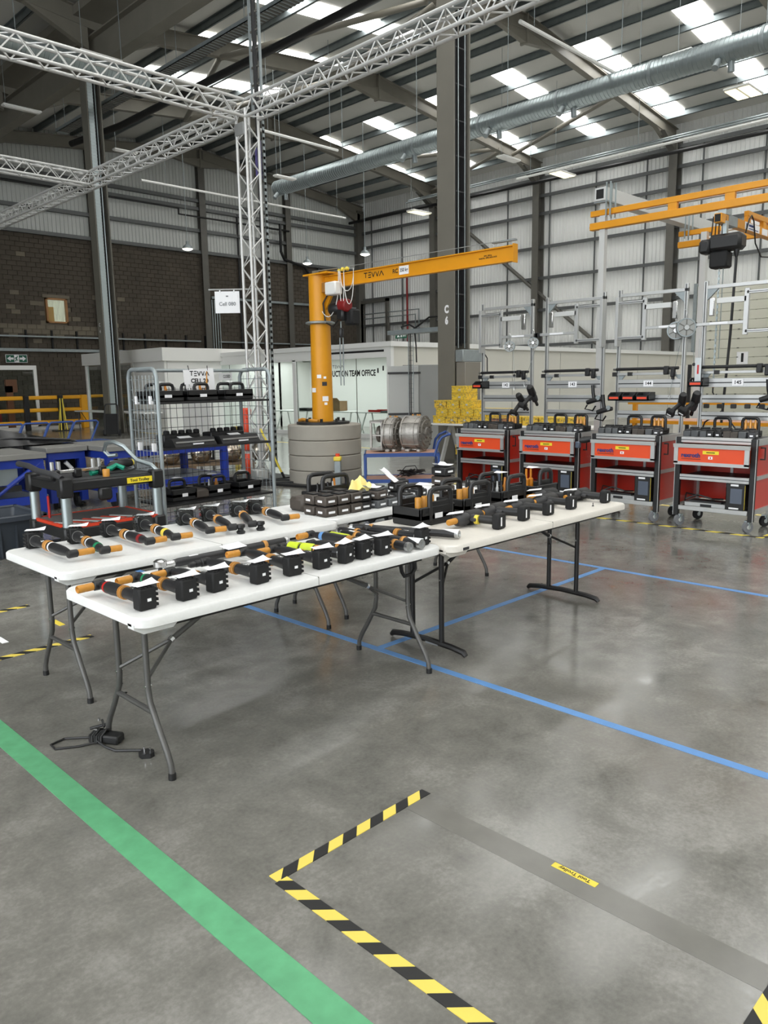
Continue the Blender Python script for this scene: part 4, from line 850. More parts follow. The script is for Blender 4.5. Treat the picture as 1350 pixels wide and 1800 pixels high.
part(bg_, 'hanger', 'galv', G().bb(.12, .3, -.05, .05, 3.6, 3.68)); part(bg_, 'festoon', 'black', G().tube([(.75, -.06, 3.45), (.82, -.07, 3.62), (.9, -.07, 3.68), (.98, -.07, 3.62), (1.05, -.08, 3.35), (1.25, -.09, 3.2), (1.5, -.09, 3.22)], .01, 6))
eh = root('chain_hoist', 'black electric chain hoist hanging below the yellow bridge girder', 'hoist', (9.98, 3.98, 3.16))
part(eh, 'hoist_body', 'black', G().box((0, -.04, .1), (.22, .4, .2), b=.04)); part(eh, 'motor_end', 'black', G().box((-.02, .2, .07), (.2, .14, .17), b=.03)); part(eh, 'chain_box', 'black_matt', G().box((0, .03, -.1), (.18, .22, .2), b=.02)); part(eh, 'suspension', 'galv', G().box((.02, 0, .28), (.06, .05, .16)))
part(eh, 'cable_gland', 'black', G().lathe([(0, .012), (.06, .03), (.12, .04)], (-.03, -.17, -.1), n=10))
g = G()
for i in range(5): g.tube([(-.06+i*.02, .12-i*.03, .42), (-.07+i*.02, .13-i*.035, .2), (-.06+i*.02, .16-.03*i, -.02)], .007, 5)
part(eh, 'control_cable', 'black', g)
g = G()
for i in range(40): g.box((0, .04, -.22-i*.034), (.008 if i % 2 else .026, .026 if i % 2 else .008, .034))
part(eh, 'chain', 'galv', g); part(eh, 'second_chain', 'galv', G().cyl((.02, .0, -.2), (.02, 0, -1.3), .006, 5)); part(eh, 'hook_block', 'orange_rubber', G().lathe([(0, .01), (.02, .035), (.06, .04), (.09, .03), (.1, .012)], (0, .04, -1.66), n=14)); part(eh, 'hook', 'black', G().tube([(0, .04, -1.66), (0, .04, -1.72), (0, .01, -1.77), (0, -.01, -1.74)], .01, 6))
part(eh, 'pendant_cable', 'black', G().tube([(-.03, -.17, -.1), (-.03, -.15, -1), (-.03, -.1, -2.1)], .017, 6)); part(eh, 'second_hose', 'black', G().tube([(-.02, -.1, -1.95), (.05, .14, -2.1), (.08, .2, -2.25)], .01, 6).tube([(-.03, -.1, -1.95), (-.02, -.3, -2.2), (.0, -.5, -2.25)], .01, 6))
# ================================================================ LIGHTING TRUSSES
def truss(par, p0, p1, s, step, r=.025, rb=.011, twist=None):
    """square truss; four chords, one diagonal per bay and face, each a part"""
    p0 = Vector(p0); p1 = Vector(p1); L = (p1-p0).length; t = (p1-p0)/L
    if abs(t.z) > .9: u, v = Vector((1, 0, 0)), Vector((0, 1, 0))
    else: u = Vector((0, 0, 1)); v = t.cross(u)
    ch = mesh('chord', G().cyl((0, 0, 0), t*L, r, 10), 'truss_alu')
    for a in (-1, 1):
        for b in (-1, 1): part(par, 'chord', None, ch, loc=p0+u*(a*s/2)+v*(b*s/2))
    n = int(L/step)
    for (w, o) in ((u, v), (v, u)):
        up = mesh('diagonal', G().cyl(-w*s/2-t*step/2, w*s/2+t*step/2, rb, 5), 'truss_alu'); dn = mesh('diagonal', G().cyl(w*s/2-t*step/2, -w*s/2+t*step/2, rb, 5), 'truss_alu')
        for sg in (-1, 1):
            for i in range(n):
                part(par, 'diagonal', None, up if (i+(sg > 0)) % 2 else dn, loc=p0+t*(step*(i+.5))+o*(sg*s/2))
tw = root('truss_tower', 'tall silver square truss tower behind the cage trolley', 'truss', (7.95, 10.95, 0))
truss(tw, (0, 0, .06), (0, 0, 6.0), .25, .25)
part(tw, 'base_plate', 'black', G().box((0, 0, .03), (.9, .9, .05), TR(0, 0, 0, 0), b=.01)); part(tw, 'corner_plate', 'alu', G().bb(-.16, -.12, -.1, .13, 5.62, 5.8))
part(tw, 'foot_box', 'cabinet_light', G().box((-.3, -.35, .14), (.24, .18, .18), b=.02))
cl_ = root('cable_ladder', 'tall perforated cable ladder rising along the truss tower to the roof', 'cable ladder', (8.2, 10.9, 0))
g = G().bb(-.015, .0, -.03, .0, .3, 12.6).bb(-.015, .0, .13, .16, .3, 12.6)
part(cl_, 'side_rail', 'galv_dull', G().bb(-.02, .02, -.05, -.02, .2, 12.8).bb(-.02, .02, .2, .23, 6, 12.8)); g = G()
for i in range(60): g.bb(-.025, .015, -.05, -.035, .3+i*.1, .345+i*.1)
for i in range(24): g.bb(-.01, .01, -.03, .21, 6.2+i*.27, 6.23+i*.27)
part(cl_, 'rung', 'steel_dark', g, kind='stuff'); part(cl_, 'cable', 'black', G().cyl((0, .1, .3), (0, .1, 12.8), .04, 8)); part(cl_, 'purple_cable', 'purple_cable', G().cyl((-.03, .04, 5.0), (-.03, .04, 5.6), .03, 6).cyl((-.03, .12, 5.05), (-.03, .12, 5.5), .03, 6))
t1 = root('truss_beam', 'silver truss beam running from the tower corner up to the right over the hall', 'truss', (7.95, 10.95, 6.0)); truss(t1, (0, -.12, 0), (0, -8.5, 0), .25, .2)
part(t1, 'wire_tray', 'galv_dull', G().bb(-.05, .05, -8, -1, .13, .14))
t2 = root('truss_beam', 'silver truss beam running from the tower corner to the upper left edge', 'truss', (7.95, 10.95, 6.0)); truss(t2, (-.12, 0, 0), (-4.9, 0, 0), .25, .22)
t3 = root('truss_beam', 'silver truss beam running away from the tower to the far truss corner', 'truss', (7.95, 10.95, 6.0)); truss(t3, (0, .12, 0), (0, 13.5, 0), .25, .22)
t4 = root('truss_beam', 'short far silver truss beam crossing at the middle left edge', 'truss', (7.95, 16.6, 6.0)); truss(t4, (-.12, 0, 0), (-3.2, 0, 0), .25, .22)
cs = root('hanging_sign', 'white hanging sign reading Cell 080 clamped to the truss tower', 'sign', (7.72, 11.42, 3.03))
part(cs, 'board', 'paper', G().box((0, 0, 0), (.012, .42, .36), TR(0, 0, 0, .78))); part(cs, 'clamp_bar', 'alu', G().cyl((-.22, .22, .21), (.45, -.45, .21), .014, 8)); m_ = TR(0, 0, 0, .78) @ FX(-.008, 0, -.03); text(cs, 'Cell 080', .085, 'ink_grey', m_); part(cs, 'small_mark', 'ink_grey', G().box((-.008, 0, .1), (.003, .04, .02), TR(0, 0, 0, .78)))
part(cs, 'clip', 'alu', G().box((0, .12, .19), (.02, .02, .05), TR(0, 0, 0, .78))); part(cs, 'clip', 'alu', G().box((0, -.12, .19), (.02, .02, .05), TR(0, 0, 0, .78)))
# ================================================================ ENGINE CART
ec = root('platform_cart', 'blue steel two shelf cart carrying two cast motors', 'cart', (8.72, 8.32, 0), -PI/4)
part(ec, 'top_shelf', 'plywood', G().bb(-.56, .56, -.3, .3, .545, .565)); part(ec, 'lower_shelf', 'plywood', G().bb(-.56, .56, -.3, .3, .14, .155))
for z in (.51, .11): part(ec, 'shelf_frame', 'blue_cart', G().bb(-.58, .58, -.33, -.3, z, z+.055).bb(-.58, .58, .3, .33, z, z+.055).bb(-.58, -.55, -.33, .33, z, z+.055).bb(.55, .58, -.33, .33, z, z+.055))
for sx in (-1, 1):
    for sy in (-1, 1): part(ec, 'leg', 'blue_cart', G().box((sx*.565, sy*.315, .28), (.035, .035, .54)))
part(ec, 'push_handle', 'blue_cart', G().tube([(.5, -.315, .5), (.56, -.315, .72), (.62, -.315, .8), (.72, -.315, .84), (.74, -.315, .84), (.74, .315, .84), (.72, .315, .84), (.62, .315, .8), (.56, .315, .72), (.52, .315, .5)], .02, 8))
for sx in (-1, 1):
    for sy in (-1, 1): part(ec, 'caster', 'rubber', G().cyl((sx*.5-.015, sy*.27, .05), (sx*.5+.015, sy*.27, .05), .05, 12))
def motor(name, label, x, y, L, r, front):
    o = root(name, label, 'motor', (x, y, .575), -PI/4+front)
    d = Vector((1, 0, 0)); z = r+.02
    part(o, 'housing', 'cast_alu', G().lathe([(-L/2, r*.8), (-L/2+.02, r*.93), (-L*.2, r*.95), (-L*.18, r*.99), (L*.2, r*.99), (L*.22, r*.95), (L/2-.02, r*.95), (L/2, r*.8)], (0, 0, z), d, 28))
    part(o, 'end_flange', 'cast_dark', G().lathe([(0, r*1.02), (.03, r*1.02), (.035, r*.8), (.05, r*.75), (.05, r*.35), (.07, r*.3), (.07, .02)], (L/2-.03, 0, z), d, 28)); part(o, 'rear_flange', 'cast_alu', G().lathe([(0, r*1.0), (.025, r*1.0)], (-L/2+.01, 0, z), d, 28))
    bm_ = mesh('bolt', G().cyl((-.03, 0, 0), (.022, 0, 0), .012, 6), 'cast_dark')
    for k in range(14): a = k*2*PI/14; part(o, 'bolt', None, bm_, loc=(L/2, r*.93*math.cos(a), z+r*.93*math.sin(a)))
    for k in range(10): a = k*2*PI/10; part(o, 'bolt', None, bm_, loc=(L/2+.015, r*.55*math.cos(a), z+r*.55*math.sin(a)))
    part(o, 'foot', 'cast_alu', G().box((-L*.25, 0, .015), (.08, r*1.1, .05), b=.01).box((L*.3, 0, .015), (.06, r*1.1, .05), b=.01)); g = G()
    for k in range(9): a = k*2*PI/9+.2; g.box((0, 0, r), (L*.8, .014, .02), Matrix.Translation((0, 0, z)) @ Matrix.Rotation(a, 4, 'X'))
    part(o, 'cooling_rib', 'cast_alu', g); part(o, 'terminal_lug', 'copper', G().cyl((-.04, 0, z+r*.98), (-.04, 0, z+r*1.1), .016, 8).cyl((.03, .02, z+r*.98), (.03, .02, z+r*1.1), .016, 8).cyl((.08, -.02, z+r*.98), (.08, -.02, z+r*1.1), .016, 8)); return o
motor('cast_motor', 'silver cast drum shaped motor on the right of the blue cart', 8.87, 8.15, .34, .26, -.45)
m2 = motor('cast_motor', 'silver cast motor with open square gearbox end on the left of the blue cart', 8.655, 8.43, .2, .25, -.4)
part(m2, 'gearbox_frame', 'cast_alu', G().bb(-.3, -.09, -.22, -.19, .02, .06).bb(-.3, -.09, -.22, -.19, .44, .48).bb(-.3, -.27, -.22, -.19, .02, .48).bb(-.3, -.09, .2, .22, .02, .48).bb(-.3, -.09, -.22, .22, .02, .05).bb(-.3, -.09, -.22, .22, .46, .48).bb(-.12, -.1, -.22, .22, .02, .48).bb(-.3, -.1, -.2, -.18, .24, .26))
part(m2, 'gear', 'cast_dark', G().lathe([(0, .13), (.06, .13), (.06, .05), (.1, .05)], (-.24, 0, .26), (1, 0, 0), 20))
g = G()
for k in range(7): g.tube([(random.uniform(-.25, .25), random.uniform(-.16, .16), .02+random.random()*.1) for _ in range(6)], .008, 5)
g.tube([(-.2, 0, .05), (-.1, .05, .16), (.05, .06, .17), (.12, 0, .05)], .008, 5)
solo('cable_heap', 'tangled black cables heaped on the lower shelf of the blue cart', 'cables', 'black', g, (8.86, 8.22, .157), -PI/4)
# pallet with steel vessels seen through the cage, red post, floor frame
pl = root('pallet', 'low wooden pallet behind the wire cage carrying steel vessels', 'pallet', (7.9, 13.2, 0), -.5)
for i in range(7): part(pl, 'board', 'pallet_wood', G().bb(-1.2, 1.2, -.5+i*.155, -.4+i*.155, .13, .15))
for i in range(3):
    for j in range(3): part(pl, 'pallet_block', 'pallet_wood', G().box((-1.1+i*1.1, -.43+j*.43, .065), (.16, .12, .13)))
for i, w in enumerate(('first', 'second', 'third', 'fourth', 'fifth', 'sixth')):
    x = 6.55+i*.5; y = 13.9-i*.28
    o = root('steel_vessel', 'polished round steel vessel %s from the left on the low pallet' % w, 'vessel', (x, y, .15), -PI/4+.15, 'steel vessels on the pallet')
    part(o, 'shell', 'steel_ball', G().lathe([(-.3, .1), (-.28, .15), (-.2, .2), (.14, .2), (.22, .16), (.27, .08), (.28, .01)], (0, 0, .2), (.1, -1, 0), 22)); part(o, 'port', 'steel_ball', G().cyl((.02, -.24, .22), (.03, -.32, .22), .035, 10).cyl((-.06, -.2, .12), (-.07, -.3, .1), .02, 8))
cf = root('casting', 'silver openwork oval casting lying on the floor behind the cage', 'casting', (6.9, 11.25, 0), -.7)
g = G().tube(arc(0, 0, 1, 0, 2*PI, 24, lambda a, b: (a*.3, b*.17, .12))[:-1], .02, 6, closed=True).tube(arc(0, 0, 1, 0, 2*PI, 24, lambda a, b: (a*.2, b*.1, .03))[:-1], .02, 6, closed=True)
for k in range(10): a = k*2*PI/10; g.cyl((.3*math.cos(a), .17*math.sin(a), .12), (.2*math.cos(a+.3), .1*math.sin(a+.3), .03), .012, 5)
part(cf, 'rim', 'silver', g); part(cf, 'skid', 'pallet_wood', G().box((0, 0, .008), (.7, .12, .016)))
rp = root('red_guard_post', 'red orange segmented guard post seen beside the right cage frame', 'post', (8.02, 11.45, 0))
for z0, z1 in ((.05, .42), (.47, .75), (.8, 1.05)): part(rp, 'segment', 'red_orange', G().lathe([(z0, .06), (z0+.01, .068), (z1-.01, .068), (z1, .06)], n=16))
part(rp, 'post_core', 'cabinet_light', G().cyl((0, 0, 0), (0, 0, 1.08), .05, 12)); part(rp, 'cap', 'red_orange', G().lathe([(1.05, .085), (1.2, .095), (1.23, .07)], n=16))
yp = root('warning_pole', 'thin yellow and black pole leaning against the truss tower foot', 'pole', (7.78, 10.72, 0)); part(yp, 'pole', 'hazard_yellow', G().cyl((.22, -.3, .1), (-.02, -.03, .9), .018, 8)); part(yp, 'pole_tip', 'black', G().cyl((.24, -.33, .02), (.2, -.29, .16), .022, 8))
bm = root('black_ramp', 'flat black steel ramp frame on the floor in front of the truss tower', 'ramp', (7.75, 10.05, 0), -.72); part(bm, 'frame', 'black', G().bb(-.75, .7, -.1, -.04, 0, .06).bb(-.75, .7, .25, .31, 0, .06).bb(-.75, -.69, -.1, .31, 0, .06)); part(bm, 'plate', 'black_matt', G().bb(-.7, .7, -.05, .26, .01, .025))
wb_ = root('whiteboard', 'white board in black metal frame standing behind the cage trolley', 'board', (9.2, 15.0, 0), PI/2-.25)
part(wb_, 'board', 'white_panel', G().bb(-1.0, 1.0, -.01, .01, .55, 1.6)); part(wb_, 'frame', 'black', G().bb(-.95, -.87, -.04, -.01, .0, 1.62).bb(-.1, -.0, -.04, -.01, 0, 1.62).bb(-1.0, .2, -.04, -.01, .5, .57)); part(wb_, 'foot', 'black', G().bb(-.96, -.86, -.3, .3, 0, .05).bb(-.1, 0, -.3, .3, 0, .05))
yb = root('yellow_bollard', 'short yellow bollard pair standing on a black foot behind the cage', 'bollard', (9.6, 14.1, 0)); part(yb, 'bollard', 'hazard_yellow', G().cyl((0, 0, .02), (0, 0, .75), .06, 12)); part(yb, 'second_bollard', 'cabinet_light', G().cyl((.22, -.25, .02), (.22, -.25, .7), .05, 12)); part(yb, 'foot', 'black', G().lathe([(0, .4), (.04, .36)], n=20))
# ================================================================ hoop handled tool trays and packs
def hoopcase(label, loc, rz, W=.3, D=.24, H=.11, hoop=((-.02, .1, .1), ), hz=.24, fill='sockets', tag=True, grp=None, stripe=True, tagtxt=None):
    o = root('tool_tray', label, 'tool tray', loc, rz, grp)
    part(o, 'tray_body', 'black', G().bb(-W/2, W/2, -D/2, D/2, 0, H*.62, b=.008).bb(-W/2, W/2, -D/2, -D/2+.02, H*.3, H, b=.005).bb(-W/2, W/2, D/2-.02, D/2, H*.3, H*.95, b=.005).bb(-W/2, -W/2+.02, -D/2, D/2, H*.3, H*.95, b=.005).bb(W/2-.02, W/2, -D/2, D/2, H*.3, H*.95, b=.005))
    for (y, x0, x1) in hoop:
        r = .035
        part(o, 'hoop_handle', 'black', G().tube([(x0, y, H*.2), (x0, y, hz-r), (x0+.01, y, hz-.01), (x0+r, y, hz), (x1-r, y, hz), (x1-.01, y, hz-.01), (x1, y, hz-r), (x1, y, H*.2)], .017, 8))
        if stripe: part(o, 'grip_panel', 'black', G().bb(x0, x1, y-.007, y+.007, .01, hz*.66, b=.003)); part(o, 'panel_rib', 'charcoal', G().bb(x0+.01, x1-.01, y-.009, y-.006, hz*.42, hz*.45))
    if fill == 'sockets':
        for k in range(3): part(o, 'socket', 'orange_rubber', G().lathe([(0, .022), (.09, .022), (.095, .018)], (-W*.2+k*.075, D*.05*(k-1), H*.6), n=10))
    elif fill == 'bits':
        for k in range(4): part(o, 'bit', 'alu' if k % 2 else 'black_gloss', G().lathe([(0, .014), (.05, .014), (.06, .008), (.1, .006)], (-W*.3+k*.05, 0, H*.6), n=8))
        part(o, 'socket', 'amber', G().lathe([(0, .022), (.05, .02), (.07, .012), (.12, .008)], (W*.18, 0, H*.6), n=10))
    elif fill == 'tubes':
        for k in range(2): part(o, 'socket', 'amber', G().lathe([(0, .02), (.09, .02), (.1, .009), (.17, .009)], (-W*.3+k*.06, 0, H*.5), n=10))
    part(o, 'front_label', 'paper', G().bb(-W*.1, W*.12, -D/2-.002, -D/2, H*.35, H*.62))
    if tag: part(o, 'paper_tag', 'paper', G().add([(-.05, -.03, hz+.02), (.05, -.035, hz+.02), (.055, .02, hz+.022), (0, .035, hz+.03), (-.045, .03, hz+.02)], [(0, 1, 2, 3, 4)]), label='white paper tag')
    return o
two = ((-.09, -.06, .1), (.09, -.1, .06))
for k, (x, tg, fl, lb) in enumerate(((.18, True, 'bits', 'first black hoop handled tray on the top shelf of the cage'), (.58, False, 'bits', 'second black hoop handled tray on the top shelf holding a tall orange spike'), (1.02, True, 'none', 'third black hoop handled tray on the top shelf of the cage with square tag'))):
    o = hoopcase(lb, (3.75+x, 7.08, 1.481), 0, W=.36, D=.32, H=.11, hoop=two, hz=.17, fill=fl, tag=tg, grp='tool trays on the cage shelves', stripe=False)
    if k == 1: part(o, 'spike', 'orange_rubber', G().cyl((.1, -.06, .05), (.12, -.06, .3), .016, 8, .004))
for x, fl, lb, tg in ((.32, 'none', 'black hoop handled tray nearest the tool trolley on the lowest cage shelf', True), (.74, 'bits', 'black hoop handled tray in the middle of the lowest cage shelf', True), (1.13, 'none', 'black hoop handled tray at the right end of the lowest cage shelf', True)):
    hoopcase(lb, (3.75+x, 7.1, .471), 0, W=.29, D=.3, H=.125, hoop=two if x == .74 else ((0, -.09, .09),), hz=.205, fill=fl, tag=tg, grp='tool trays on the cage shelves', stripe=False)
lump('dark_crate', 'dark brown block case left of the middle tray on the lowest cage shelf', 'case', 'pack_brown', 4.27, 7.08, .471, .2, .26, .1)
for k, x in enumerate((.42, .97)):
    o = root('tool_rail', ('long black tool rail with silver stripe on the left of the middle cage shelf', 'long black tool rail with silver stripe on the right of the middle cage shelf')[k], 'tool rail', (3.75+x, 7.05, 1.031), .06, 'tool rails on the cage')
    part(o, 'rail_body', 'black', G().prism([(-.2, 0), (.0, 0), (-.02, .08), (-.14, .08)], -.25, .25, 'x')); part(o, 'rear_block', 'black', G().box((-.03, .08, .06), (.44, .16, .11), b=.01)); part(o, 'silver_stripe', 'silver', G().box((0, -.176, .045), (.46, .012, .016), TR(0, 0, 0)))
    part(o, 'white_label', 'paper', G().box((.02, -.2, .022), (.13, .004, .014))); part(o, 'paper_tag', 'paper', G().box((-.05 if k == 0 else .0, -.06, .1), (.14, .1, .004), TR(0, 0, 0, 0, .25)))
    for j in range(5): part(o, 'tool_holder', 'black_matt', G().box((-.18+j*.09, .06, .13), (.05, .06, .05), b=.01))
# ================================================================ FOUR RED TROLLEYS
def pistol(o, s=1., tag=True, tip='orange_rubber'):
    """pistol nutrunner in local x (nose at 0, back at .34), handle towards -y, lying on its side"""
    z = .045*s
    q = lambda P: [(a*s, b*s) for a, b in P]
    part(o, 'nose_socket', tip, G().lathe(q([(0, .014), (.005, .018), (.075, .018), (.08, .022)]), (0, 0, z), (1, 0, 0), 14))
    part(o, 'gear_head', 'charcoal', G().lathe(q([(.075, .022), (.09, .034), (.15, .04), (.19, .036)]), (0, 0, z), (1, 0, 0), 16))
    part(o, 'motor_body', 'black', G().lathe(q([(.185, .038), (.2, .044), (.31, .042), (.33, .034), (.335, .015)]), (0, 0, z), (1, 0, 0), 16))
    part(o, 'handle', 'black', G().tube([(.2*s, 0, z), (.21*s, -.06*s, z), (.215*s, -.19*s, z)], [.032*s, .024*s, .026*s], 10)); part(o, 'trigger', 'charcoal', G().box((.17*s, -.06*s, z), (.03*s, .04*s, .02*s), b=.006*s))
    part(o, 'battery', 'black_matt', G().box((.215*s, -.205*s, z), (.085*s, .05*s, .088*s), b=.008*s)); part(o, 'battery_label', 'paper', G().box((.2*s, -.2315*s, z), (.012*s, .002*s, .05*s)))
    if tag: part(o, 'paper_tag', 'paper', G().add([(.02, .03, z+.04*s), (.12, -.03, z+.045*s), (.17, .0, z+.05*s), (.1, .06, z+.042*s)], [(0, 1, 2, 3)]), label='white paper tag')
    return o
def pack(o, mt='pack_grey', sx=.08, sy=.1, sz=.07, lab=True):
    part(o, 'pack_body', mt, G().box((0, 0, sz*.43), (sx, sy, sz*.86), b=.008)); part(o, 'pack_rail', 'black', G().box((0, .005, sz*.93), (sx*.7, sy*.75, sz*.14), b=.004)); 
    if lab: part(o, 'pack_label', 'paper', G().box((-sx/2-.001, 0, sz*.4), (.002, sy*.4, sz*.2))); part(o, 'pack_label', 'paper', G().box((0, -sy/2-.001, sz*.4), (sx*.5, .002, sz*.2)))
    return o
HT = .86
def trolley(label, yc, num, flip, bins, first, nw):
    o = root('tool_cabinet', label, 'trolley', (8.3, yc, 0), 0, 'red and silver tool trolleys')
    h = HT/2
    for sy in (-1, 1):
        part(o, 'front_post', 'black', G().box((.03, sy*(h-.03), .555), (.05, .055, .87), b=.004)); part(o, 'post_trim', 'alu', G().box((.004, sy*(h-.002), .555), (.008, .006, .87)))
        part(o, 'rear_post', 'alu', G().box((.58, sy*(h-.03), .555), (.05, .05, .87), b=.004)); part(o, 'side_panel', 'red_panel', G().bb(.06, .56, sy*(h-.02)-.004, sy*(h-.02)+.004, .25, .93)); part(o, 'side_rail', 'alu', G().bb(.06, .56, sy*(h-.01)-.012, sy*(h-.01)+.012, .56, .6).bb(.06, .56, sy*(h-.01)-.012, sy*(h-.01)+.012, .92, .99).bb(.06, .56, sy*(h-.01)-.012, sy*(h-.01)+.012, .2, .25))
        for k, x in enumerate((.05, .55)):
            c = part(o, 'caster', 'galv', G().bb(x-.03, x+.03, sy*(h-.06)-.03, sy*(h-.06)+.03, .1, .13).bb(x-.03, x+.02, sy*(h-.06)-.028, sy*(h-.06)-.02, .05, .12).bb(x-.03, x+.02, sy*(h-.06)+.02, sy*(h-.06)+.028, .05, .12))
            part(c, 'caster_wheel', 'caster_grey' if k == 0 else 'rubber', G().lathe([(-.017, .05), (-.016, .062), (.016, .062), (.017, .05)], (x-.01, sy*(h-.06), .062), (.5, 1, 0), 18)); part(c, 'hub', 'cabinet_light', G().cyl((x-.021, sy*(h-.06)-.022, .062), (x+.0, sy*(h-.06)+.022, .062), .022, 10))
    part(o, 'back_panel', 'red_panel', G().bb(.57, .578, -h+.05, h-.05, .25, .93)); part(o, 'back_strut', 'alu', G().bb(.55, .57, .0, .03, .25, .93))
    part(o, 'top_rail', 'alu', G().bb(0, .05, -h+.06, h-.06, .93, .995, b=.004)); part(o, 'rail_groove', 'alu_groove', G().bb(-.002, 0, -h+.06, h-.06, .958, .966)); part(o, 'top_deck', 'charcoal', G().bb(.03, .6, -h+.02, h-.02, .965, .985))
    dx = -.1 if first else -.05
    dr = part(o, 'drawer', 'orange_drawer', G().bb(dx, .5, -h+.07, h-.07, .735, .9)); fr = G().bb(dx-.012, dx+.01, -h+.035, -h+.08, .715, .91).bb(dx-.012, dx+.01, h-.08, h-.035, .715, .91).bb(dx-.012, dx+.01, -h+.035, h-.035, .7, .735)
    part(dr, 'drawer_frame', 'alu', fr); part(dr, 'drawer_handle', 'alu_white', G().prism([(dx-.03, .925), (dx+.01, .925), (dx+.01, .885), (dx-.02, .885)], -h+.03, h-.03, 'y')); text(dr, 'rexroth', .066, 'ink_blue', FX(dx-.0125, .21, .805), bold=.03); part(dr, 'logo_line', 'ink', G().bb(dx-.0125, dx-.011, .1, .31, .763, .767))
    part(dr, 'drawer_label', 'yellow_label', G().box((dx-.001, 0, .84), (.003, .17, .036))); part(dr, 'label_print', 'ink', G().bb(dx-.004, dx-.0025, -.045, .045, .836, .845)); part(dr, 'small_label', 'paper', G().box((dx-.001, 0, .785), (.003, .045, .03))); part(dr, 'label_mark', 'red', G().box((dx-.003, 0, .785), (.001, .012, .018)))
    part(o, 'shelf', 'black', G().bb(.03, .56, -h+.06, h-.06, .555, .565)); part(o, 'shelf_rail', 'alu', G().bb(.0, .03, -h+.06, h-.06, .52, .585, b=.004)); part(o, 'rail_groove', 'alu_groove', G().bb(-.002, 0, -h+.06, h-.06, .55, .557))
    part(o, 'bottom_deck', 'charcoal', G().bb(.03, .56, -h+.06, h-.06, .215, .225)); part(o, 'bottom_rail', 'alu', G().bb(0, .03, -h+.06, h-.06, .185, .235, b=.004)); part(o, 'side_handle', 'black', G().tube([(.1, -h-.005, .9), (.1, -h-.05, .9), (.1, -h-.05, .78), (.1, -h-.005, .78)], .009, 8))
    part(o, 'wall_socket', 'paper', G().bb(.555, .57, .02, .07, .4, .45))
    # uprights and rails
    xu = .56
    for sy in (-1, 1): part(o, 'upright', 'alu', G().box((xu, sy*(h-.02), 1.83), (.04, .04, 1.72), b=.003)); part(o, 'upright_groove', 'alu_groove', G().bb(xu-.022, xu-.02, sy*(h-.02)-.005, sy*(h-.02)+.005, 1.0, 2.68))
    for z, t in ((1.57, .05), (1.39, .045), (1.2, .045)):
        part(o, 'cross_rail', 'alu', G().bb(xu-.02, xu+.02, -h+.04, h-.04, z-t, z+t, b=.003)); part(o, 'rail_groove', 'alu_groove', G().bb(xu-.023, xu-.02, -h+.04, h-.04, z-.006, z+.006))
    part(o, 'number_card', 'paper', G().bb(xu-.028, xu-.023, -.06, .06, 1.535, 1.605)); text(o, num, .055, 'ink', FX(xu-.029, 0, 1.57))
    part(o, 'gas_strut', 'black', G().cyl((xu-.04, h-.02, 1.745), (xu-.04, -h+.06, 1.745), .019, 10)); part(o, 'strut_end', 'chrome', G().cyl((xu-.04, h+.02, 1.745), (xu-.04, h-.04, 1.745), .016, 8)); part(o, 'slide_rail', 'alu', G().bb(xu-.03, xu+.01, -h+.1, h, 1.67, 1.7, b=.003)); part(o, 'slide_block', 'black', G().box((xu-.04, h-.2, 1.685), (.04, .05, .045)).box((xu-.04, h, 1.685), (.04, .05, .05)).box((xu-.05, -h+.2, 1.72), (.06, .06, .1), b=.01).box((xu-.05, -h+.12, 1.7), (.05, .05, .12), b=.01))
    part(o, 'corner_bracket', 'galv_dull', G().prism([(h-.04, 1.67), (h-.12, 1.67), (h-.04, 1.58)], xu-.01, xu+.01, 'x').prism([(-h+.04, 1.67), (-h+.12, 1.67), (-h+.04, 1.58)], xu-.01, xu+.01, 'x'))
    part(o, 'top_bar', 'alu', G().bb(xu-.02, xu+.02, -h+.0, h-.04, 2.6, 2.64, b=.003)); part(o, 'bar_bracket', 'galv_dull', G().prism([(-flip*(h-.04), 2.6), (-flip*(h-.16), 2.6), (-flip*(h-.04), 2.48)], xu-.015, xu+.015, 'x'))
    a = flip*(h-.02); b = flip*.06       # swing frame on one half, slide arm on the other
    sw = part(o, 'swing_arm', 'alu', G().bb(xu-.08, xu-.045, min(a, b), max(a, b), 2.51, 2.545, b=.003).bb(xu-.08, xu-.045, min(a, b), max(a, b), 2.1, 2.135, b=.003).bb(xu-.08, xu-.045, b-.025, b+.025, 2.08, 2.57, b=.003).bb(xu-.085, xu-.02, a-.02, a+.02, 2.02, 2.6, b=.003))
    part(sw, 'arm_groove', 'alu_groove', G().bb(xu-.083, xu-.081, min(a, b), max(a, b), 2.524, 2.53).bb(xu-.083, xu-.081, min(a, b), max(a, b), 2.114, 2.12)); e1 = -flip*(h+.08)
    part(o, 'lift_arm', 'alu_white', G().bb(xu-.08, xu-.045, min(b, e1+flip*.25), max(b, e1+flip*.25), 2.43, 2.49, b=.004)); part(o, 'arm_elbow', 'chrome', G().box((xu-.065, e1+flip*.2, 2.4), (.04, .06, .2), TR(0, 0, 0), b=.01)); part(o, 'slide_bar', 'alu', G().bb(xu-.075, xu-.045, min(b, e1), max(b, e1), 2.2, 2.235, b=.003)); part(o, 'slide_bumper', 'black', G().box((xu-.06, e1, 2.215), (.05, .07, .06), b=.006)); part(o, 'slide_label', 'paper', G().box((xu-.077, (b+e1)/2, 2.22), (.002, .2, .022)))
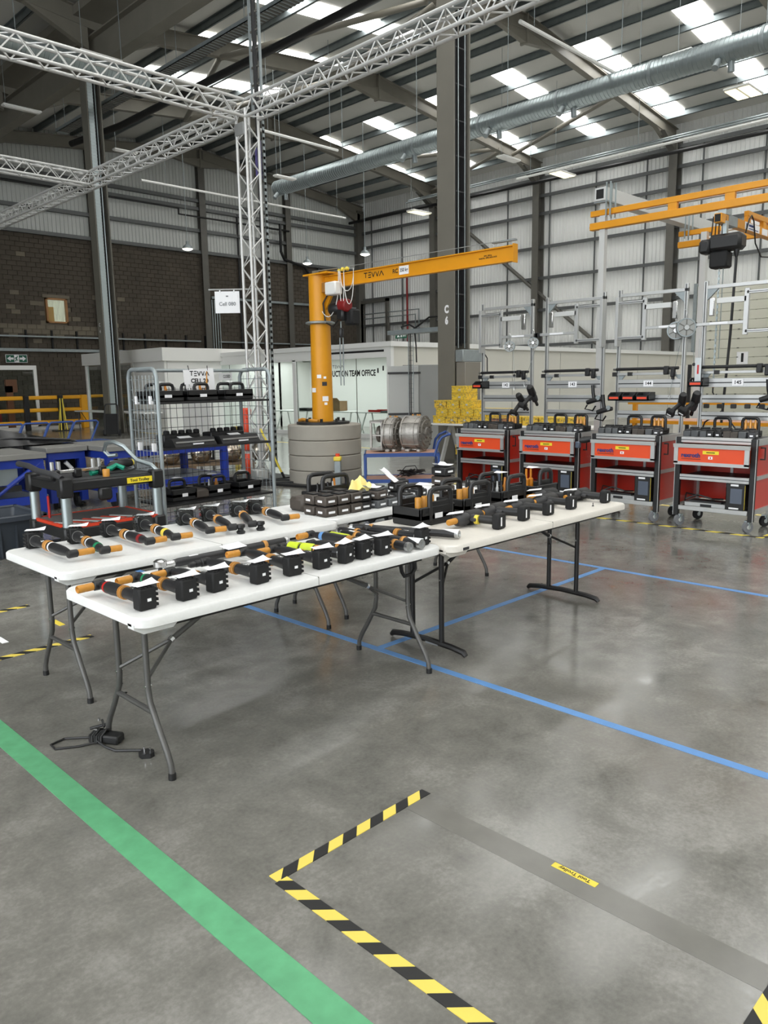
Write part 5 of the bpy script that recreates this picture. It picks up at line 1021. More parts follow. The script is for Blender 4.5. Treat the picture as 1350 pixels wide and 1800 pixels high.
    if bins:
        for k, y in enumerate(bins): 
            bi = root('parts_bin', 'small black parts bin with red label, %s on the rails of %s' % (('leftmost', 'middle', 'rightmost')[k] if len(bins) > 1 else 'alone', nw), 'parts bin', (8.3+xu-.12, yc+y, 1.37 if len(bins) > 1 else 1.53), 0, 'black bins hooked on the rails')
            part(bi, 'bin_body', 'black', G().bb(-.08, .1, -.08, .08, 0, .012).bb(-.08, -.07, -.08, .08, 0, .06).bb(.09, .1, -.08, .08, 0, .1).prism([(-.08, 0), (.1, 0), (.1, .1), (-.02, .1), (-.08, .06)], .07, .08, 'y').prism([(-.08, 0), (.1, 0), (.1, .1), (-.02, .1), (-.08, .06)], -.08, -.07, 'y')); part(bi, 'bin_label', 'red_orange', G().bb(-.084, -.08, -.06, .06, .02, .045))
    # charger in the foot well
    cgz = root('battery_charger', 'black upright charger with grey screen in the foot of %s' % nw, 'charger', (8.34, yc-h+.19, .226), 0, 'upright chargers in the trolleys')
    part(cgz, 'charger_case', 'black', G().bb(-.04, .16, -.1, .1, 0, .3, b=.01)); part(cgz, 'screen', 'screen_grey', G().bb(-.044, -.04, -.07, .05, .08, .24)); part(cgz, 'top_label', 'paper', G().bb(-.044, -.04, -.03, .05, .265, .285)); part(cgz, 'foot_label', 'paper', G().bb(-.044, -.04, -.04, .06, .02, .036)); part(cgz, 'side_strip', 'hazard_yellow', G().bb(-.0415, -.038, -.0995, -.0965, .02, .28))
    dk = root('tool_dock', 'silver and black docking plate lying in the foot of %s' % nw, 'dock', (8.4, yc+.12, .226), 0, 'docking plates in the trolleys')
    part(dk, 'plate', 'alu', G().bb(-.06, .1, -.25, .2, 0, .05, b=.006)); part(dk, 'slots', 'black', G().bb(-.065, -.055, -.1, .02, .005, .035).bb(-.05, .09, -.2, .15, .05, .07)); part(dk, 'cable', 'black', G().tube([(-.03, .2, .07), (.05, .1, .12), (.08, -.05, .08), (0, -.2, .1)], .009, 6).tube([(.0, .22, .02), (.1, .25, .12), (.1, .1, .1)], .009, 6))
    # battery packs and two hoop trays on the top
    n = 9
    cols = ['pack_grey', 'pack_grey', 'pack_grey', 'black', 'black', 'pack_brown', 'pack_brown', 'pack_grey', 'charcoal']
    W_ = ('first', 'second', 'third', 'fourth', 'fifth', 'sixth', 'seventh', 'eighth', 'last')
    for k in range(n):
        p = root('battery_pack', '%s battery pack from the left in the front row on %s' % (W_[k], nw), 'battery', (8.3+.12+.01*(k % 3), yc+h-.09-k*.084, .986), .1*math.sin(k*2.1+yc), 'battery packs in rows on the trolleys')
        pack(p, cols[k], .12, .08, .082+.006*(k % 2), k in (3, 4, 8))
    for k in range(6):
        p = root('battery_pack', '%s battery pack from the left in the back row on %s' % (W_[k], nw), 'battery', (8.3+.26, yc+h-.1-k*.12, .986), .15*math.sin(k*1.3+yc), 'battery packs in rows on the trolleys'); pack(p, 'black' if k % 3 else 'charcoal', .1, .11, .1, False)
    for k, (y, fl) in enumerate(((.1, 'none'), (-.2, 'sockets'))):
        q_ = hoopcase('black hoop handled tray %s on top of %s' % (('nearer the left', 'nearer the right')[k], nw), (8.3+.43, yc+y, .986), -PI/2, W=.2, D=.16, H=.07, hoop=((0, -.085, .085),), hz=.2, fill='none', tag=False, grp='hoop trays on the trolleys', stripe=False)
        q_.rotation_euler = (0, 0, -PI/2); 
        if k == 1:
            for j in range(3): part(q_, 'socket', 'copper', G().lathe([(0, .02), (.05, .02), (.08, .012), (.12, .007)], (-.05+.05*j, -.0, .07), n=10))
    return o
t142 = trolley('red tool trolley numbered 142, first of the four from the left', 6.41, '142', 1, [.37], False, 'the leftmost red trolley')
t143 = trolley('red tool trolley numbered 143, second of the four from the left', 5.36, '143', -1, None, False, 'the second red trolley')
t144 = trolley('red tool trolley numbered 144, third of the four from the left', 4.33, '144', 1, [.35, .17, -.01], False, 'the third red trolley')
t145 = trolley('red tool trolley numbered 145, nearest of the four at the right edge', 3.29, '145', -1, [.4], True, 'the rightmost red trolley')
for k in range(5): part(t145, 'bit_holder', 'black', G().box((.53, .33-k*.15, 1.31), (.03, .06, .05), b=.006))
# grey upright plates behind gaps
for (x, y, lb, s) in ((8.75, 2.72, 'grey steel upright plate beside trolley 145 at the right edge', .12),): 
    o = root('steel_post', lb, 'post', (x, y, 0)); part(o, 'plate', 'cabinet_grey', G().bb(-.02, .02, -.09, .03, 0, .74)); part(o, 'edge', 'galv_dull', G().bb(-.03, -.02, .02, .03, 0, .74))
def balancer(x, y, z, r, label, cord, AX=(1, .45, 0)):
    o = root('tool_balancer', label, 'balancer', (x, y, z), 0, 'silver spring balancers')
    part(o, 'drum', 'galv_dull', G().lathe([(-.026, r*.86), (-.03, r*.9), (-.03, r), (.03, r), (.034, r*.8)], (0, 0, 0), AX, 28)); part(o, 'face_plate', 'cabinet_grey', G().lathe([(-.029, .01), (-.0285, r*.86), (-.02, r*.86)], (0, 0, 0), AX, 28)); part(o, 'hub', 'silver', G().lathe([(-.045, r*.26), (-.03, r*.34)], (0, 0, 0), AX, 16)); g = G()
    for k in range(6): a = k*PI/3; g.box((-.031, 0, r*.5), (.006, .009, r*.72), rotz(math.atan2(AX[1], AX[0])) @ Matrix.Rotation(a, 4, 'X'))
    part(o, 'spoke', 'steel_dark', g); part(o, 'hanger', 'chrome', G().tube([(0, 0, r), (0, -.01, r+.06), (0, .01, r+.1)], .008, 6))
    part(o, 'cord', 'galv_dull', G().cyl((0, -r*.8, -.02), (cord[0], cord[1], cord[2]), .0025, 5)); part(o, 'cord_ball', 'black', G().lathe([(-.018, .006), (-.01, .017), (.01, .017), (.018, .006)], (cord[0]*.75, -r*.8*.25+cord[1]*.75, cord[2]*.75), n=10)); part(o, 'carabiner', 'chrome', G().tube([(cord[0], cord[1], cord[2]), (cord[0], cord[1]+.015, cord[2]-.04), (cord[0], cord[1], cord[2]-.08), (cord[0], cord[1]-.015, cord[2]-.04)], .003, 5, closed=True))
balancer(8.78, 6.31, 2.09, .07, 'silver round balancer hanging on the arm of trolley 142', (-.02, -.1, -.52))
balancer(8.78, 5.93, 2.12, .07, 'silver round balancer hanging left of trolley 143', (-.04, .1, -.5))
balancer(8.74, 3.86, 2.19, .105, 'silver round balancer with spoked face hanging nearest the chain', (0, -.12, -.55), (1, .75, 0))
balancer(8.84, 4.02, 2.17, .1, 'plain silver balancer behind the spoked one', (-.03, .03, -.72))
ib = root('instruction_tag', 'clear plastic card with red print hanging from the spoked balancer', 'tag', (8.72, 3.69, 1.7)); part(ib, 'card', 'plastic_clear', G().box((0, 0, 0), (.004, .07, .3))); part(ib, 'print', 'red', G().box((-.003, 0, .02), (.001, .02, .1))); part(ib, 'cord', 'galv_dull', G().cyl((0, 0, .15), (0, 0, .36), .0025, 5))
def hangtool(label, x, y, z, a, s=1.0):
    o = root('pistol_tool', label, 'power tool', (x, y, z), 0, 'pistol tools hanging from the balancers'); pistol(o, s, False, 'black_gloss')
    Rt = Vector((.705, -.709, 0)); Up = Vector((0, 0, 1)); To = Vector((-.7, -.7, 0))
    ex = (Rt*(-.5+a)+Up*.62+To*.6).normalized(); hd = (Rt*(-.45-a)-Up*.85+To*.25); hd = (hd-ex*hd.dot(ex)).normalized(); ey = -hd; ez = ex.cross(ey)
    o.rotation_euler = Matrix((ex, ey, ez)).transposed().to_euler(); return o
hangtool('black pistol tool hanging left of the pair in front of the leftmost red trolley', 8.52, 5.78, 1.24, 0)
hangtool('black pistol tool hanging right of the pair in front of the leftmost red trolley', 8.5, 5.62, 1.3, .12, 1.1)
hangtool('black pistol tool hanging left of the pair beside the third red trolley', 8.46, 3.72, 1.2, .35)
hangtool('black pistol tool hanging right of the pair beside the third red trolley', 8.44, 3.58, 1.2, .4, 1.05)
for (x, y, z, lb) in ((8.8, 5.02, 1.36, 'black tool holstered on the right upright of the second red trolley'), (8.74, 4.84, 1.24, 'black tool clipped on the left upright of the third red trolley'), (8.76, 2.92, 1.4, 'black tool holstered on the right upright of the rightmost red trolley')):
    o = root('holster_tool', lb, 'power tool', (x, y, z), 0, 'tools holstered on the uprights')
    part(o, 'tool_body', 'black', G().tube([(0, .1, -.02), (0, -.02, .02), (0, -.1, .03)], [.03, .035, .025], 10)); part(o, 'grip', 'black', G().tube([(0, 0, 0), (0, .02, .1), (0, .03, .2)], .022, 8)); part(o, 'trigger_guard', 'black_gloss', G().tube([(0, .1, -.05), (0, .13, -.1), (0, .02, -.12), (0, -.02, -.06)], .01, 6)); part(o, 'ring', 'galv_dull', G().lathe([(-.01, .03), (.01, .03)], (-.02, -.06, .04), (1, 0, 0), 12))
ck = root('cable_tool', 'black angle tool with copper band plugged on the side of trolley 143', 'power tool', (8.32, 4.86, .9)); part(ck, 'tool_body', 'black', G().lathe([(0, .03), (.06, .042), (.12, .035), (.26, .022)], (-.04, .05, 0), (.4, -.7, .12), 14)); part(ck, 'band', 'copper', G().lathe([(0, .03), (.02, .03)], (.03, -.07, .02), (.4, -.7, .12), 14)); part(ck, 'battery_foot', 'screen_grey', G().box((-.05, .06, -.05), (.06, .06, .08), b=.01))
c5 = root('side_box', 'black control box on the right side of trolley 145', 'box', (8.6, 2.80, .83)); part(c5, 'case', 'black', G().box((0, 0, 0), (.1, .07, .16), b=.02)); part(c5, 'lamp', 'paper', G().cyl((-.052, 0, .02), (-.05, 0, .02), .008, 8))
bcab = root('locker', 'tall beige locker with black edge seen between trolleys 144 and 145', 'locker', (14.0, 6.15, 0)); part(bcab, 'locker_body', 'cream_panel', G().bb(-.2, .2, -.16, .1, 0, 1.85)); part(bcab, 'black_edge', 'black', G().bb(-.24, -.2, -.2, -.14, 0, 1.86))
ytab = root('yellow_bench', 'pale bench with yellow frame rails behind trolleys 144 and 145', 'workbench', (11.6, 4.6, 0)); part(ytab, 'bench_top', 'plywood', G().bb(-.4, .4, -1.6, 1.2, .98, 1.0)); part(ytab, 'yellow_rail', 'rail_yellow', G().bb(-.42, -.4, -1.6, 1.2, .95, 1.0).bb(-.42, -.4, -1.6, 1.2, 1.24, 1.27))
for y in (-1.5, 1.1): part(ytab, 'leg', 'rail_yellow', G().bb(-.4, -.34, y-.03, y+.03, 0, 1.27)); part(ytab, 'rear_leg', 'rail_yellow', G().bb(.34, .4, y-.03, y+.03, 0, .98))
# ================================================================ FOLDING TABLES
def table(label, x0, x1, y0, y1, top, style, inset=(.13, .13), seam=True, h=.74):
    o = root('folding_table', label, 'table', (x0, (y0+y1)/2, 0), 0, 'folding tables carrying tools'); L = x1-x0; w = (y1-y0)/2
    P = rrect(0, L, -w, w, .07, 6); n = len(P)
    def off(P, d): return [(L/2+(x-L/2)*(1-d/(L/2)), y*(1-d/w)) for x, y in P]
    g = G(); rings = [(off(P, .006), h), (P, h-.008), (P, h-.04), (off(P, .012), h-.045), (off(P, .02), h-.03)]
    for Q, z in rings: g.v += [(x, y, z) for x, y in Q]
    for r in range(len(rings)-1):
        for i in range(n): g.f.append((r*n+(i+1) % n, r*n+i, (r+1)*n+i, (r+1)*n+(i+1) % n))
    g.f.append(tuple(range(n))); g.f.append(tuple(range(4*n, 5*n))[::-1])
    part(o, 'tabletop', top, g)
    if seam: part(o, 'fold_seam', 'joint_grey', G().bb(L*.5-.0015, L*.5+.0015, -w-.0005, w+.0005, h-.04, h+.0004)); 
    part(o, 'under_rail', 'leg_black', G().bb(.12, L-.12, -w+.06, -w+.08, h-.07, h-.035).bb(.12, L-.12, w-.08, w-.06, h-.07, h-.035))
    part(o, 'apron_clip', top, G().prism([(.0, h-.05), (0, h-.03), (.2, h-.03), (.2, h-.05), (.17, h-.075), (.04, h-.075)], -w+.05, -w+.1, 'y'))
    for e, s in ((inset[0], 1), (L-inset[1], -1)):
        mt = 'leg_grey' if style == 'curved' else 'leg_black'
        for sy in (-1, 1):
            if style == 'curved':
                part(o, 'leg', mt, G().tube([(e, sy*.13, h-.04), (e, sy*.13, .36), (e, sy*.14, .3), (e, sy*.2, .2), (e, sy*.26, .11), (e, sy*.285, .06), (e, sy*.29, .0)], .0135, 10)); part(o, 'foot_cap', 'black', G().cyl((e, sy*.29, 0), (e, sy*.29, .028), .0165, 10)); part(o, 'rivet', 'chrome', G().cyl((e-.016, sy*.131, .37), (e+.016, sy*.131, .37), .006, 8))
            else:
                part(o, 'leg', mt, G().cyl((e, sy*.12, .05), (e, sy*.12, h-.04), .0165, 10)); part(o, 'rivet', 'chrome', G().cyl((e-.02, sy*.12, .45), (e+.02, sy*.12, .45), .006, 8))
        if style == 'curved': part(o, 'cross_bar', mt, G().cyl((e, -.17, .26), (e, .17, .26), .012, 8))
        else: part(o, 'foot_bar', mt, G().tube([(e, -.31, .012), (e, -.29, .03), (e, -.2, .042), (e, 0, .05), (e, .2, .042), (e, .29, .03), (e, .31, .012)], [.014, .02, .02, .02, .02, .02, .014], 8))
        j = (e+s*.2, 0, .5)
        part(o, 'brace', 'leg_black' if style != 'curved' else mt, G().tube([(e, -.12, .39), j], .009, 6).tube([(e, .12, .39), j], .009, 6).tube([(e+s*.18, 0, .49), (e+s*.58, 0, h-.05)], .013, 8)); part(o, 'brace_ring', 'chrome', G().cyl((e+s*.19, 0, .494), (e+s*.205, 0, .504), .017, 8))
    return o
tF = table('white folding table nearest the camera with curved grey legs', 1.345, 3.155, 2.69, 3.42, 'table_white', 'curved', (.135, .05))
tL = table('white folding table second row with a row of angle tools facing away', 1.46, 3.285, 3.68, 4.49, 'table_white', 'curved', (.135, .035))
tT = table('white folding table behind carrying battery packs and yellow cloth', 3.3, 5.14, 3.79, 4.53, 'table_white', 'curved', (.18, .05), False)
tR = table('cream folding table with black T legs carrying pistol tools and hoop trays', 3.165, 5.15, 2.64, 3.5, 'table_cream', 'tee', (.265, .17), True)
part(tR, 'maker_badge', 'charcoal', G().bb(.09, .14, -.433, -.43, .705, .72)); part(tR, 'foot_mark', 'ink_grey', G().bb(.248, .252, -.1, .0, .03, .05))
part(tF, 'carry_strap', 'black', G().tube([(1.62, -.2, .69), (1.64, -.2, .6), (1.66, -.2, .57), (1.72, -.2, .57), (1.75, -.2, .6), (1.74, -.2, .69)], .011, 8))
# ================================================================ ANGLE TOOLS
def nut(label, b, hd, band=None, tip='orange_rubber', tiplen=.075, ring=True, sleeve=None, tag=True, bag=False, grp='angle tools on the tables', z0=.741, tagrot=0., battery=True):
    b = Vector((*b, 0)); hd = Vector((*hd, 0)); v = hd-b; L = v.length; o = root('angle_tool', label, 'power tool', (b.x, b.y, z0), math.atan2(-v.x, v.y), grp)
    z = .044; Y = (0, 1, 0)
    if battery:
        g = G().box((0, 0, .046), (.08+.018*bag, .054, .09+.006*bag), b=.006)
        for k in range(4): g.box((.043+.009*bag, -.004, .016+k*.021), (.008, .046, .011)).box((-.025+k*.017, -.003, .092), (.009, .044, .007))
        part(o, 'battery', 'black_matt', g); part(o, 'battery_label', 'paper', G().box((.004, -.0275, .042), (.017, .003, .012))); part(o, 'neck_ring', 'silver', G().lathe([(.024, .033), (.032, .033)], (0, 0, z), Y, 16))
    k = (L-.04)/.34
    P = lambda L_: [(.03+(t-.03)*k, r) for t, r in L_]
    part(o, 'rear_grip', 'tool_black', G().lathe(P([(.03, .03), (.06, .028), (.12, .024), (.145, .025)]), (0, 0, z), Y, 16)); part(o, 'collar', 'copper', G().lathe(P([(.15, .028), (.151, .03), (.16, .03), (.161, .027), (.168, .027), (.169, .03), (.176, .03), (.178, .027)]), (0, 0, z), Y, 18)); part(o, 'display_window', 'chrome', G().box((.014, .118*k+.0, z+.021), (.02, .04, .008), b=.003))
    part(o, 'front_body', 'tool_black', G().lathe(P([(.184, .027), (.22, .0265), (.26, .028), (.3, .026), (.335, .02), (.35, .017)]), (0, 0, z), Y, 16))
    if ring and tip == 'orange_rubber' and tagrot > 0: part(o, 'white_ring', 'paper', G().lathe(P([(.196, .0275), (.206, .0275)]), (0, 0, z), Y, 16))
    if band: part(o, 'colour_band', band, G().lathe(P([(.3, .0268), (.318, .0245)]) if band != 'hazard_yellow' else P([(.27, .0288), (.297, .0272)]), (0, 0, z), Y, 16), label=band.replace('dark_', '').replace('hazard_', '')+' tape band')
    if sleeve: part(o, 'grip_sleeve', sleeve, G().lathe(P([(.186, .028), (.195, .034), (.255, .034), (.257, .027), (.27, .027), (.272, .034), (.335, .033), (.345, .02)]), (0, 0, z), Y, 16), label='lime green rubber sleeve')
    part(o, 'angle_head', 'black', G().lathe(P([(.345, .0165), (.37, .017)]), (0, 0, z), Y, 14).lathe([(-.032, .017), (-.028, .021), (.014, .022), (.022, .018), (.024, .01)], (0, L, z), (1, 0, 0), 16))
    if tip == 'crow': part(o, 'crow_foot', 'black', G().lathe([(.0, .024), (.012, .028), (.02, .018), (.03, .018), (.04, .028), (.055, .026)], (-.055, L, .0), (0, 0, 1), 16))
    elif tip == 'chuck': part(o, 'chuck', 'black', G().lathe([(.03, .012), (.035, .017), (.06, .017), (.062, .012), (.066, .012), (.068, .015), (.09, .014), (.1, .009)], (0, L, z), (-1, 0, 0), 14))
    elif tip: part(o, 'socket', tip, G().lathe([(.03, .014), (.034, .0175), (.034+tiplen*.45, .0175), (.034+tiplen*.5, .0165), (.034+tiplen*.55, .0175), (.034+tiplen-.004, .0175), (.034+tiplen, .015), (.034+tiplen-.012, .009)], (0, L, z), (-1, 0, 0), 16))
    if tag:
        m = TR(0, .0, 0, tagrot)
        g = G(); nn = 5
        for a_ in range(nn+1):
            for c_ in range(nn+1):
                u = a_/nn-.5; v_ = c_/nn-.5; g.v.append(m @ Vector((u*.105+.012, v_*.06+.012, .1015+.035*max(0, u*.7+v_*.7-.2)**1.5)))
        for a_ in range(nn):
            for c_ in range(nn): g.f.append((a_*(nn+1)+c_, (a_+1)*(nn+1)+c_, (a_+1)*(nn+1)+c_+1, a_*(nn+1)+c_+1))
        part(o, 'paper_tag', 'paper', g, label='white paper tag')
    if bag: part(o, 'plastic_bag', 'bag', G().box((0, 0, .0535), (.125, .085, .104), b=.012), label='clear plastic bag over the battery')
    return o
F = [('angle tool with red band at the near left corner of the front table', (1.44, 2.82), (1.415, 3.17), 'red', 'orange_rubber', None), ('angle tool with green band second from the left on the front table', (1.63, 2.82), (1.59, 3.17), 'green', 'orange_rubber', None),
     ('plain angle tool third from the left on the front table', (1.79, 2.84), (1.745, 3.15), None, 'orange_rubber', None), ('angle tool with black chuck fourth from the left on the front table', (2.0, 2.81), (1.965, 3.2), None, 'chuck', None),
     ('angle tool with long grip fifth from the left on the front table', (2.19, 2.81), (2.22, 3.24), None, 'orange_rubber', None), ('angle tool sixth from the left beside the lime sleeved one', (2.37, 2.81), (2.36, 3.18), None, 'orange_rubber', None),
     ('angle tool with lime green sleeve lying nearest on the front table', (2.53, 2.81), (2.43, 3.19), None, None, 'lime'), ('slim angle tool between the lime sleeve and the blue band tool', (2.65, 2.81), (2.585, 3.14), None, None, None),
     ('angle tool with blue band at its head on the front table', (2.78, 2.80), (2.745, 3.34), 'blue_tape', 'orange_rubber', None), ('angle tool with copper collar nearest the cream table', (3.09, 2.80), (3.06, 3.2), None, None, None)]
for k, (lb, b, h_, band, tip, sl) in enumerate(F): nut(lb, b, h_, band, tip, sleeve=sl, tiplen=.07, ring=False, tag=k not in (3,) or True, tagrot=-.15*(k % 3))
Lt = [('angle tool with fat orange socket at the left end of the left table', (1.61, 4.42), (1.60, 3.89), None, 'orange_rubber', False, .085), ('angle tool with thin green band second from left on the left table', (1.83, 4.36), (1.755, 3.85), 'green', 'orange_rubber', False, .06),
      ('angle tool with dark red band third from left on the left table', (2.05, 4.40), (2.03, 3.88), 'dark_red', 'orange_rubber', False, .07), ('bagged angle tool with yellow band fourth from left on the left table', (2.28, 4.41), (2.19, 3.88), 'hazard_yellow', 'orange_rubber', True, .07),
      ('bagged angle tool fifth from left on the left table', (2.57, 4.40), (2.43, 3.9), None, 'orange_rubber', True, .07), ('bagged angle tool with black crow foot sixth from left on the left table', (2.75, 4.40), (2.575, 3.88), None, 'crow', True, .07),
      ('bagged angle tool with black crow foot seventh from left on the left table', (2.98, 4.40), (2.72, 3.88), None, 'crow', True, .07), ('angle tool at the right end of the left table by the table joint', (3.12, 4.40), (2.99, 3.9), None, 'orange_rubber', True, .07)]
for lb, b, h_, band, tip, bag, tl in Lt: nut(lb, b, h_, band, tip, tiplen=tl, bag=bag, tagrot=2.6)
def wrench(label, a, b, r=.024, head='ring', sleeve=None, collars=(.25, .8), tag=False, z0=.741):
    a = Vector((*a, 0)); b = Vector((*b, 0)); v = b-a; L = v.length; o = root('torque_wrench', label, 'wrench', (a.x, a.y, z0), math.atan2(v.y, v.x), 'long torque wrenches on the front table'); z = r+.004; X = (1, 0, 0)
    part(o, 'shaft', 'tool_black', G().lathe([(.02, r*.8), (.05, r*.95), (L*.45, r*.9), (L*.5, r), (L-.03, r*.96), (L-.02, r*.9)], (0, 0, z), X, 16))
    for c in collars: part(o, 'collar', 'copper', G().lathe([(L*c-.012, r*1.02), (L*c-.008, r*1.15), (L*c+.008, r*1.15), (L*c+.012, r*1.02)], (0, 0, z), X, 16))
    part(o, 'end_ring', 'silver', G().lathe([(L-.025, r*.97), (L-.02, r*1.05), (L, r*1.02), (L, r*.7), (L-.01, r*.6)], (0, 0, z), X, 18)); part(o, 'grip_label', 'paper', G().box((L*.18, 0, z+r*.93), (.05, .012, .003)))
    if head == 'ratchet':
        part(o, 'chrome_neck', 'chrome', G().lathe([(0, .016), (.05, .016), (.055, .019)], (-.03, 0, z), X, 14)); part(o, 'ratchet_head', 'chrome', G().lathe([(-.02, .02), (-.012, .032), (.012, .032), (.02, .02)], (-.055, 0, z+.012), (0, 0, 1), 20)); part(o, 'drive_square', 'black', G().box((-.055, 0, z-.018), (.016, .016, .03)))
    else: part(o, 'nose', 'silver', G().lathe([(0, .012), (.004, .016), (.03, .017)], (-.005, 0, z), X, 14))
    if sleeve: part(o, 'grip_sleeve', sleeve, G().lathe([(L*.1, r*1.0), (L*.13, r*1.22), (L*.46, r*1.22), (L*.5, r)], (0, 0, z), X, 16), label='lime green rubber sleeve')
    if tag: part(o, 'paper_tag', 'paper', G().add([(L*.42, -.05, z+r+.002), (L*.58, -.05, z+r+.004), (L*.6, .05, z+r+.012), (L*.44, .06, z+r+.003)], [(0, 1, 2, 3)]))
    elif head == 'cone': part(o, 'paper_cone', 'paper', G().add([(L-.11, -.0, z+r+.003), (L-.0, -.032, z+.01), (L+.0, -.012, z+r+.004), (L-.0, .012, z+r+.006), (L-.02, .034, z+.012)], [(0, 1, 2), (0, 2, 3), (0, 3, 4)]))
    return o
wrench('long black torque wrench with chrome ratchet head at the back of the front table', (1.86, 3.355), (2.6, 3.37), .023, 'ratchet', tag=True, collars=(.78,))
wrench('torque wrench with lime green sleeve beyond the blue band tool', (2.86, 3.345), (2.875, 2.95), .02, 'nose', 'lime', (.75,))
wrench('black torque wrench with bare silver end pointing to the camera', (2.94, 3.3), (2.905, 2.715), .025, 'nose')
wrench('black torque wrench with a paper cone round its end', (2.99, 3.385), (3.0, 2.715), .025, 'cone')
wrench('longest black torque wrench reaching over to the cream table', (3.115, 3.405), (3.345, 2.74), .023, 'cone', None, (.2,))
# ================================================================ PISTOL TOOLS AND TRAYS ON THE CREAM TABLE
PT = [('pistol tool with yellow handle ring nearest on the cream table', 3.5, 2.955, .1, 1.0), ('pistol tool second from the near corner on the cream table', 3.83, 3.0, .12, 1.0), ('pistol tool third along the front edge of the cream table', 4.13, 3.0, .05, .95),
      ('pistol tool fourth along the front edge of the cream table', 4.44, 3.02, .0, .95), ('pistol tool lying behind the fourth on the cream table', 4.68, 3.19, -.05, .95), ('pistol tool at the far right end of the cream table', 4.83, 2.97, .05, .95)]
for k, (lb, x, y, r, s) in enumerate(PT):
    o = root('pistol_tool', lb, 'power tool', (x, y, .741), r, 'pistol tools on the cream table'); pistol(o, s*1.06)
    if k == 0: part(o, 'yellow_ring', 'hazard_yellow', G().lathe([(-.012, .029), (.012, .029)], (.208, -.075, .045), (.08, -1, 0), 14))
hoopcase('black hoop handled tray of orange sockets nearest on the cream table', (3.63, 3.27, .741), 0, W=.33, D=.25, H=.12, hoop=((-.115, -.07, .13), (.115, -.1, .1)), hz=.225, fill='sockets', grp='hoop trays on the cream table')
hoopcase('black hoop handled tray full of amber sockets second on the cream table', (4.1, 3.32, .741), 0, W=.3, D=.25, H=.115, hoop=((-.115, -.07, .13), (.115, -.1, .1)), hz=.21, fill='sockets', tag=False, grp='hoop trays on the cream table')
hoopcase('black hoop handled tray with one amber pin third on the cream table', (4.55, 3.34, .741), 0, W=.3, D=.25, H=.115, hoop=((-.115, -.07, .13), (.115, -.1, .1)), hz=.21, fill='bits', grp='hoop trays on the cream table')
hoopcase('black hoop handled tray with two amber tubes farthest on the cream table', (4.96, 3.34, .741), 0, W=.28, D=.28, H=.11, hoop=((-.08, -.02, .13),), hz=.21, fill='tubes', grp='hoop trays on the cream table')
solo('small_screw', 'single dark screw standing on the bare cream tabletop', 'screw', 'black', G().lathe([(0, .008), (.004, .008), (.005, .003), (.025, .003)], n=8), (4.86, 2.76, .741))
# ================================================================ PACKS ON THE THIRD TABLE
i = 0
for lay in range(2):
    for c in range(3):
        for r in range(2):
            if lay == 0 and r == 1 and c < 2: pass
            p = root('battery_pack', 'brown battery pack %s layer %s row %s of the stack on the third table' % (('lower', 'upper')[lay], ('front', 'back')[r], ('left', 'middle', 'right')[c]), 'battery', (3.375+c*.118, 3.93+r*.125, .741+lay*.075), .04*(c-1), 'stacked brown battery packs'); pack(p, 'pack_brown', .11, .115, .075)
hoopcase('black hoop handled tray behind the stacked brown packs', (3.74, 4.33, .741), 0, W=.34, D=.22, H=.11, hoop=((-.08, -.12, .12), (.08, -.12, .12)), hz=.22, fill='bits', tag=False)
lump('brown_case', 'brown boxy case left of the hoop tray behind the brown packs', 'case', 'pack_brown', 3.44, 4.25, .741, .16, .16, .1)
Q = [(3.72, 3.95, 0, 'black', 'black round edged pack lower of two beside the brown stack'), (3.72, 3.95, 1, 'black', 'black round edged pack upper of two beside the brown stack'), (3.86, 3.93, 0, 'pack_grey', 'grey pack under the open topped brown pack on the third table'), (3.86, 3.93, 1, 'pack_brown', 'brown pack lying on the grey one beside the yellow cloth'),
     (3.98, 3.93, 0, 'pack_grey', 'grey pack in front of the tall black block on the third table'), (4.0, 4.06, 0, 'pack_grey', 'grey pack behind the paper topped brown pack'), (4.0, 4.06, 1, 'pack_grey', 'grey pack lying on top of another beside the paper sheet'), (4.17, 3.93, 0, 'pack_grey', 'wide grey pack at the front edge right of centre on the third table'),
     (4.25, 4.1, 0, 'black', 'black block pack bottom of the pair under the leaning paper'), (4.25, 4.1, 1, 'black', 'black block pack top of the pair under the leaning paper'), (4.46, 4.08, 0, 'charcoal', 'dark grey pack left of the three pack tower'), (4.42, 4.24, 1, 'charcoal', 'dark grey pack lying behind the front grey packs'), (4.42, 4.24, 0, 'charcoal', 'dark grey pack below another at the back of the third table')]
for x, y, l, mt, lb in Q:
    p = root('battery_pack', lb, 'battery', (x, y, .741+l*.066), .15*math.sin(x*9+y), 'loose battery packs on the third table'); pack(p, mt, .115, .11, .066)
for k in range(3):
    p = root('battery_pack', 'brown black pack %s in the three pack tower by the hoop trays' % ('bottom', 'middle', 'top')[k], 'battery', (4.7, 4.02, .741+k*.075), .08*k-.05, 'three pack tower'); pack(p, ('pack_brown', 'pack_brown', 'black')[k], .14, .14, .075)
def sheet(label, x, y, z, w, d, rz, lift=.02, tilt=0.):
    g = G(); n = 6
    for a in range(n+1):
        for c in range(n+1):
            u = a/n-.5; v = c/n-.5; g.v.append((u*w, v*d, lift*(abs(u)*2)**2*(1 if v > 0 else .3)+tilt*(v+.5)*d))
    for a in range(n):
        for c in range(n): g.f.append((a*(n+1)+c, (a+1)*(n+1)+c, (a+1)*(n+1)+c+1, a*(n+1)+c+1))
    return solo('paper_sheet', label, 'paper', 'paper', g, (x, y, z), rz)
